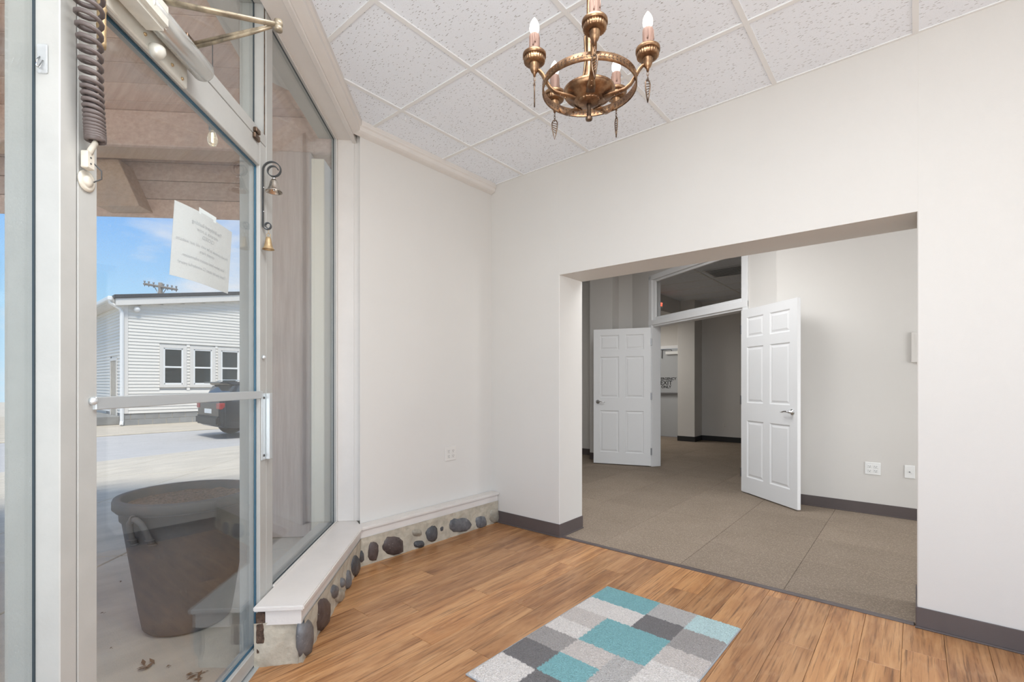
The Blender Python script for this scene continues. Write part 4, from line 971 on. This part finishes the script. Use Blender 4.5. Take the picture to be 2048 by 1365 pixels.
MB().tube([bp + Vector((-.006, 0, .03)), bp + Vector((-.007, 0, -.02)), bp + Vector((0, .002, -.024)), bp + Vector((.007, 0, -.02)), bp + Vector((.006, 0, .03))], .0018, 6).build('filament', M['filament'], sb)
MB().lathe(bp, [(.0185, .045), (.021, .05), (.021, .085), (.012, .10), (.006, .104)], 16).build('socket', M['hinge'], sb)
MB().tube([bp + Vector((0, 0, .10)), bp + Vector((0, 0, 3.37 - bp.z))], .003, 6).build('cord', M['black'], sb)

# ground: pavement slabs with joints, street, far pavement
gr = struct(thing('pavement', (-5, 1, ZG), 'pale concrete pavement slabs between shop door and street', 'pavement'), None, None)
def gz(x, y):
    n = (x + y) * Q; d = max(0.0, -n - 2.2); return ZG - min(.20, d * .035)
j = 0
A_ = R(0); SLX, SLT = 1.55, 1.9
for i in range(-4, 7):
    for k in range(0, 8):
        t0, t1 = i * SLT - .05, (i + 1) * SLT - .05 - .012; n1, n0 = NF - .115 - k * SLX, NF - .115 - (k + 1) * SLX + .012
        if k == 0: n1 = NB + .005
        ps = [T(t0, n0, 0), T(t1, n0, 0), T(t1, n1, 0), T(t0, n1, 0)]
        pl = clip([(p.x, p.y) for p in ps], 1, 0, -11.3)
        if len(pl) < 3: continue
        m = len(pl); vs = [(x, y, gz(x, y)) for x, y in pl] + [(x, y, gz(x, y) - .08) for x, y in pl]
        MB().add(vs, [tuple(range(m)), tuple(range(m, 2 * m))] + [(a, (a + 1) % m, m + (a + 1) % m, m + a) for a in range(m)]).build('slab', M['concrete'], gr, bevel=.006)
struct(MB().box(-60, 30, -40, 60, -.42, -.40).build('ground', M['concrete']), 'flat ground below street and pavements', 'ground')
struct(MB().box(-17.0, -11.32, -40, 60, -.40, -.25).build('road', M['road']), 'grey asphalt street beyond the pavement', 'road')
struct(MB().box(-30, -17.02, -40, 60, -.40, -.215).build('far_pavement', M['kerb'], bevel=.02), 'tan pavement in front of the white building', 'pavement')
struct(MB().box(-11.32, -11.12, -40, -3.5, -.40, -.2).box(-11.32, -11.12, 14, 60, -.40, -.2).build('kerb', M['kerb'], bevel=.02), 'low concrete kerb along the street', 'kerb')

# planter with rope handles
_k = 1.25 / 2.19
PX, PF, PR, Pr, PH = -3.011 * _k, 4.455 * _k, .554 * _k, .347 * _k, 1.19 * _k
PO = Vector((PX * cs - PF * sn, PX * sn + PF * cs, ZG))
pot = thing('planter', PO, 'large round dark clay planter outside the glass door', 'planter')
def pr(h): return Pr + (PR * .93 - Pr) * (h / PH)
bod = [(Pr * .5, 0), (Pr * .93, 0), (Pr, .015)] + [(pr(h), h) for h in (.1, .25, .4, .52, PH - .11)] + [(pr(PH - .10) + .008, PH - .105), (pr(PH - .10) + .010, PH - .065), (PR * .965, PH - .058), (PR * .975, PH - .050)]
MB().lathe(PO, bod, 64).build('body', M['planter'], pot)
MB().lathe(PO, [(PR * .96, PH - .052), (PR, PH - .045), (PR * 1.0, PH - .012), (PR * .985, PH), (PR * .90, PH), (PR * .885, PH - .01), (PR * .86, PH - .10), (PR * .5, PH - .11)], 64, close=False).build('rim', M['planter'], pot)
so_ = MB(); vs = []; fs = []
for i in range(1, 22):
    for q_ in range(64):
        r_ = PR * .865 * i / 21; a = 2 * math.pi * q_ / 64; vs.append(PO + Vector((math.cos(a) * r_, math.sin(a) * r_, PH - .045 + .010 * noise.noise(Vector((math.cos(a) * r_ * 40, math.sin(a) * r_ * 40, 2))) + .004 * random.random())))
for i in range(20):
    for q_ in range(64): fs.append((i * 64 + q_, i * 64 + (q_ + 1) % 64, (i + 1) * 64 + (q_ + 1) % 64, (i + 1) * 64 + q_))
so_.add(vs, fs + [tuple(range(64))], True); tag(so_.build('soil', M['soil'], pot), kind='stuff')
away = math.atan2(PO.y, PO.x)
for sgn in (0, 1):
    ha = away + math.pi + R(-40) + math.pi * sgn
    if sgn == 0: HA = ha
    er = Vector((math.cos(ha), math.sin(ha), 0)); et = Vector((-math.sin(ha), math.cos(ha), 0))
    def hp_(u, o, h): return PO + er * (pr(PH + h) + .008 + o) + et * u + Vector((0, 0, PH + h))
    H = [hp_(-.045, .004, -.19), hp_(-.044, .012, -.165), hp_(-.038, .022, -.12), hp_(-.028, .03, -.08), hp_(-.008, .034, -.06), hp_(.012, .034, -.06), hp_(.030, .03, -.08), hp_(.040, .022, -.12), hp_(.046, .012, -.165), hp_(.047, .004, -.19)]
    hd = MB().tube(H, [.016, .014, .013, .0135, .014, .014, .0135, .013, .014, .016], 12).build('rope_handle', M['planter'], pot)
    for e_ in (0, 1, 8, 9, 4): MB().tube([H[e_] + er * math.cos(w) * .016 + (et if e_ == 4 else Vector((0, 0, 1))) * 0 + (Vector((0, 0, 1)) if e_ == 4 else et) * math.sin(w) * .016 for w in [2 * math.pi * x / 14 for x in range(14)]], .0045, 6, closed=True).build('binding', M['planter'], hd)
# dry leaves on the pavement
for i, (px, py, s_, lab) in enumerate([(292, 1329, .05, 'largest clump of dry leaves on the pavement in front of the planter'), (390, 1356, .04, 'brown leaf scraps at the bottom edge by the door'), (408, 1344, .02, 'thin dry leaf nearest the door bottom rail'), (338, 1334, .016, 'small dry leaf between clump and planter'), (225, 1296, .012, 'dark crumb of leaf left of the planter foot'), (240, 1164, .02, 'flat dry leaf left of the planter side'), (208, 1226, .018, 'dry leaf on the pavement beside the door stile'), (375, 1353, .03, 'second brown leaf scrap by the bottom rail')]):
    c = onz(px, py, ZG + .004); mb = MB()
    for q_ in range(6 if s_ > .025 else 2):
        a = random.random() * 6.28; o_ = Vector((random.uniform(-1, 1), random.uniform(-1, 1), 0)) * s_ * .6; u = Vector((math.cos(a), math.sin(a), .25)) * s_ * .5; v = Vector((-math.sin(a), math.cos(a), -.1)) * s_ * .18
        mb.add([c + o_ - u, c + o_ + v + Vector((0, 0, .004)), c + o_ + u, c + o_ - v], [(0, 1, 2), (0, 2, 3)])
    mb.add([c + Vector((-.003, -.003, -.004)), c + Vector((.003, -.003, -.004)), c + Vector((0, .003, -.004))], [(0, 1, 2)])
    tag(mb.build('dry_leaf', M['leaf']), lab, 'leaf', 'dry leaves on the pavement')

# ------------------------------------------------------------------ white building across the street
gB = -.215
B0 = onz(248, 852, gB); BX, BY = B0.x, B0.y
bd = thing('building', (BX - 3, BY + 5, gB), 'white vinyl-sided building with dark roof edge across the street', 'building')
def fz(px, py): p = onpl(px, py, 1, 0, BX); return p.y, p.z
ye = BY + 11; z_e = fz(250, 606)[1]; yr, zr_ = fz(478, 598); slope = (zr_ - z_e) / (yr - BY)
fnd = .40
ztop = lambda y: z_e + slope * (y - BY)
core_ = MB(lambda a, b, z: Vector((BX - .06 - b, a, z)))
core_.slab([(BY + .06, gB), (ye, gB), (ye, ztop(ye) - .05), (BY + .06, z_e - .05)], 0, 8).build('core', M['btrim'], bd)
# siding courses, real laps, one mesh for each face
sd1 = MB(); ch_ = .112; z = gB + fnd
wins = [(322, 376), (382, 430), (438, 486)]
WZ0, WZ1 = fz(345, 768)[1], fz(345, 698)[1]
wy = [(fz(328, 700)[0], fz(365, 700)[0]), (fz(388, 700)[0], fz(423, 700)[0]), (fz(443, 700)[0], fz(476.5, 700)[0])]
nxt = wy[2][0] - wy[1][0]
while z < ztop(ye):
    zz = z + ch_
    ya = BY + .1 if zz <= z_e else BY + .1 + (zz - z_e) / slope
    segs = [(ya, ye)]
    if WZ0 - .14 < zz and z < WZ1 + .14:
        segs = []; c0 = ya
        for (a, b) in wy: segs.append((c0, a - .13)); c0 = b + .13
        segs.append((c0, ye))
    for (a, b) in segs:
        if b - a > .02: sd1.add([(BX + .006, a, z), (BX + .006, b, z), (BX - .018, b, zz), (BX - .018, a, zz), (BX - .02, a, z), (BX - .02, b, z)], [(0, 1, 2, 3), (0, 1, 5, 4)])
    z = zz
tag(sd1.build('siding', M['siding'], bd), kind='stuff')
sd2 = MB(); z = gB + fnd
dx0, dx1 = onpl(222, 730, 0, 1, BY).x, onpl(233, 730, 0, 1, BY).x; dz1 = onpl(228, 722, 0, 1, BY).z
while z < z_e - .02:
    zz = min(z + ch_, z_e)
    for (a, b) in ([(BX - 8, dx0 - .1), (dx1 + .1, BX - .1)] if z < dz1 + .08 else [(BX - 8, BX - .1)]):
        sd2.add([(a, BY - .006, z), (b, BY - .006, z), (b, BY + .018, zz), (a, BY + .018, zz), (a, BY + .02, z), (b, BY + .02, z)], [(0, 1, 2, 3), (0, 1, 5, 4)])
    z = zz
tag(sd2.build('siding', M['siding'], bd), kind='stuff')
MB().box(BX - 8, BX - .08, BY + .03, BY + .2, gB, z_e).build('side_wall', M['btrim'], bd)
MB().box(BX - .11, BX + .015, BY - .015, BY + .11, gB + fnd, z_e).build('corner_board', M['btrim'], bd, bevel=.004)
sdr = MB().box(dx0, dx1, BY - .002, BY + .06, gB + .3, dz1).build('side_door', M['kerb'], bd)
MB().box(dx0 - .1, dx0, BY - .02, BY + .05, gB + .3, dz1 + .1).box(dx1, dx1 + .1, BY - .02, BY + .05, gB + .3, dz1 + .1).box(dx0, dx1, BY - .02, BY + .05, dz1, dz1 + .1).build('door_trim', M['btrim'], sdr)
MB().box(dx0 - 3, dx1 + .5, BY - 1.0, BY, gB, gB + .3).build('side_step', M['block'], bd, bevel=.02)
rk = lambda a, b, z: Vector((BX + b, a, ztop(a) + z))
MB(rk).box(BY - .25, ye, -.02, .22, -.10, .13).build('rake_fascia', M['btrim'], bd, bevel=.005)
MB(rk).box(BY - .3, ye, -8, .26, .135, .26).build('roof', M['roof'], bd, bevel=.01)
MB().box(BX - 8, BX + .1, BY - .34, BY + .02, z_e - .02, z_e + .12).build('eave_soffit', M['btrim'], bd)
MB().box(BX - 8, BX + .2, BY - .46, BY - .33, z_e + .02, z_e + .15).build('gutter', M['bwhite'], bd, bevel=.02)
MB().tube([(BX + .1, BY - .40, z_e + .03), (BX + .1, BY - .38, z_e - .06), (BX + .06, BY - .12, z_e - .22), (BX + .06, BY - .07, z_e - .35), (BX + .06, BY - .07, gB + .16), (BX + .13, BY - .10, gB + .03)], .055, 4).build('downspout', M['bwhite'], bd, bevel=.006)
for i, (a, b) in enumerate(wy):
    wv = MB().box(BX - .05, BX - .035, a, b, WZ0, WZ1).build('window', M['dark_pane'], bd)
    MB().box(BX - .06, BX + .03, a - .13, a - .02, WZ0 - .13, WZ1 + .13).box(BX - .06, BX + .03, b + .02, b + .13, WZ0 - .13, WZ1 + .13).box(BX - .06, BX + .03, a - .02, b + .02, WZ1 + .02, WZ1 + .13).box(BX - .06, BX + .03, a - .02, b + .02, WZ0 - .13, WZ0 - .02).build('casing', M['btrim'], wv, bevel=.004)
    zm = (WZ0 + WZ1) / 2 - .03
    MB().box(BX - .05, BX + .015, a - .03, a + .03, WZ0 - .03, WZ1 + .03).box(BX - .05, BX + .015, b - .03, b + .03, WZ0 - .03, WZ1 + .03).box(BX - .05, BX + .015, a, b, WZ1 - .03, WZ1 + .03).box(BX - .05, BX + .015, a, b, WZ0 - .03, WZ0 + .03).box(BX - .05, BX + .018, a, b, zm - .03, zm + .03).build('sash', M['bwhite'], wv, bevel=.004)
lpz = fz(272, 618)
MB().lathe((BX, lpz[0], lpz[1]), [(.07, 0), (.07, .05), (.10, .09), (.06, .16)], 16, (1, .15, -.3)).build('wall_lamp', M['bwhite'], bd)
# concrete block foundation, single blocks
FB = MB().box(BX - .10, BX - .035, BY, ye, gB, gB + fnd).build('foundation', M['kerb'], bd)
bl_me = None
for r_ in range(2):
    y = BY - (.22 if r_ else 0)
    while y < ye - .4:
        y0_, y1_ = max(y, BY), y + .395
        MB().box(BX - .04, BX - .02, y0_ + .008, y1_ - .004, gB + r_ * .2 + .004, gB + r_ * .2 + .194).build('block', M['block'], FB, bevel=.004)
        y += .40
for r_ in range(2):
    x = BX - .42
    while x > BX - 3:
        MB().box(x + .004, x + .39, BY + .005, BY + .03, gB + r_ * .2 + .004, gB + r_ * .2 + .194).build('block', M['block'], FB, bevel=.004); x -= .40

# ------------------------------------------------------------------ dark car passing on the street
gC = -.25
cy = onpl(398, 800, 1, 0, -15.2).y
car = thing('car', (-14.5, cy + 2.3, gC), 'dark grey hatchback crossover driving past the white building', 'car')
def cx_(a, b, z): return Vector((-14.5 + b, cy + a, gC + z))      # a from tail to nose, b to the near side
def loft(secs, mat, nm, parent, sm=True):
    n = len(secs[0]); vs = [v for s_ in secs for v in s_]; fs = [(i * n + j, i * n + (j + 1) % n, (i + 1) * n + (j + 1) % n, (i + 1) * n + j) for i in range(len(secs) - 1) for j in range(n)]
    fs += [tuple(range(n))[::-1], tuple(range((len(secs) - 1) * n, len(secs) * n))]
    return MB().add(vs, fs).build(nm, M[mat], parent, bevel=.03, bseg=2)
def sec(a, w, z0, z1, tuck=.06): return [cx_(a, -w + tuck, z0), cx_(a, w - tuck, z0), cx_(a, w, z0 + .18), cx_(a, w, (z0 + z1) / 2 + .05), cx_(a, w - .05, z1), cx_(a, -w + .05, z1), cx_(a, -w, (z0 + z1) / 2 + .05), cx_(a, -w, z0 + .18)]
loft([sec(.0, .80, .42, .98), sec(.10, .90, .30, 1.02), sec(.8, .93, .24, 1.02), sec(2.2, .93, .22, 1.0), sec(3.3, .93, .22, .98), sec(4.2, .90, .26, .88), sec(4.55, .76, .34, .72)], 'car', 'body', car)
def cab(a0, a1, w, z): return [cx_(a0, -w, z), cx_(a1, -w, z), cx_(a1, w, z), cx_(a0, w, z)]
gb = [cab(.14, 3.35, .85, .98), cab(.36, 2.75, .74, 1.42)]
vs = [v for s_ in gb for v in s_]
gh = MB().add(vs, [(0, 1, 5, 4), (1, 2, 6, 5), (2, 3, 7, 6), (3, 0, 4, 7), (4, 5, 6, 7)]).build('greenhouse', M['carglass'], car, bevel=.03, bseg=2)
rf_ = MB().add([cx_(.30, -.75, 1.41), cx_(2.75, -.72, 1.42), cx_(2.75, .72, 1.42), cx_(.30, .75, 1.41), cx_(.22, -.66, 1.50), cx_(2.5, -.62, 1.50), cx_(2.5, .62, 1.50), cx_(.22, .66, 1.50)], [(0, 1, 2, 3), (4, 5, 6, 7), (0, 1, 5, 4), (1, 2, 6, 5), (2, 3, 7, 6), (3, 0, 4, 7)]).build('roof', M['car'], car, bevel=.025, bseg=2)
for b_ in (-.66, .66): MB().tube([cx_(.45, b_, 1.52), cx_(.6, b_, 1.555), cx_(2.2, b_, 1.555), cx_(2.35, b_, 1.52)], .014, 6).build('roof_rail', M['alu_bright'], rf_)
for b_ in (-1, 1):
    for (q0, q1_, w_) in ((.16, .42, .07), (1.15, 1.25, .05), (2.1, 2.2, .05)):
        MB().add([cx_(q0, b_ * .86, .99), cx_(q0 + w_ + .05, b_ * .86, .99), cx_(q1_ + w_, b_ * .755, 1.42), cx_(q1_, b_ * .755, 1.42)], [(0, 1, 2, 3)]).build('pillar', M['car'], gh)
    MB().add([cx_(.55, b_ * .862, 1.005), cx_(3.0, b_ * .862, 1.005), cx_(3.0, b_ * .868, .975), cx_(.5, b_ * .868, .975)], [(0, 1, 2, 3)]).build('belt_strip', M['alu_bright'], car)
    MB(cx_).box(-.01, .16, b_ * .62 - (.0 if b_ > 0 else .24), b_ * .62 + (.24 if b_ > 0 else 0), .78, .95).build('tail_lamp', M['red'], car, bevel=.02)
    for a_ in (.85, 3.6):
        wc = cx_(a_, b_ * .80, .34); ax = Vector((b_, 0, 0))
        wh = MB().lathe(wc, [(.20, -.11), (.33, -.10), (.345, -.04), (.345, .08), (.33, .11), (.22, .115)], 32, ax).build('wheel', M['tyre'], car)
        MB().lathe(wc, [(.215, .10), (.20, .118), (.06, .105), (.03, .12)], 24, ax).build('rim', M['alu_bright'], wh)
        for k in range(5):
            an = 2 * math.pi * k / 5; dd = Vector((0, math.cos(an), math.sin(an)))
            MB().tube([wc + ax * .118 + dd * .03, wc + ax * .122 + dd * .20], .016, 6).build('spoke', M['alu_bright'], wh)
MB(cx_).box(-.06, .10, -.80, .80, .36, .60).build('rear_bumper', M['black'], car, bevel=.04, bseg=2)
MB(cx_).box(-.005, .03, -.26, .26, .66, .78).build('number_plate', M['plate'], car, bevel=.004)
MB(cx_).box(.10, .30, -.64, .64, 1.46, 1.50).build('spoiler', M['car'], car, bevel=.012)
for b_ in (-1, 1): MB(cx_).box(2.72, 2.86, b_ * 1.0 - .09, b_ * 1.0 + .09, .96, 1.10).build('mirror', M['car'], car, bevel=.03)

# utility pole behind the building
ud = ray(321, 566) * 31.0 + Vector((0, 0, CAMH))
up = thing('utility_pole', (ud.x, ud.y, -.3), 'wooden utility pole with crossarm behind the white building', 'utility pole')
MB().lathe((ud.x, ud.y, -.3), [(.16, 0), (.12, ud.z + .3)], 14).build('pole', M['grey_wood'], up)
ca0 = ray(288, 568) * 31.6 + Vector((0, 0, CAMH)); ca1 = ray(354, 579.5) * 30.4 + Vector((0, 0, CAMH)); zc_ = (ca0.z + ca1.z) / 2
hd_ = (ca1 - ca0); hd_.z = 0; mid_ = Vector((ud.x, ud.y, ud.z - .22)); hl = hd_.length / 2; hd_.normalize()
c0_, c1_ = ca0, ca1
cross = MB().tube([c0_, c1_], .075, 4).build('crossarm', M['grey_wood'], up)
for u in (.02, .15, .3, .6, .72, .85, .98):
    p = c0_.lerp(c1_, u)
    MB().lathe(p, [(.015, -.16), (.03, -.1), (.05, -.06), (.03, -.04), (.05, .0), (.02, .10), (.06, .14), (.045, .22)], 10).build('insulator', M['hinge'], cross)
for u in (.3, .7): MB().tube([c0_.lerp(c1_, u), Vector((ud.x, ud.y, c0_.lerp(c1_, .5).z - .7))], .025, 5).build('brace', M['hinge'], cross)
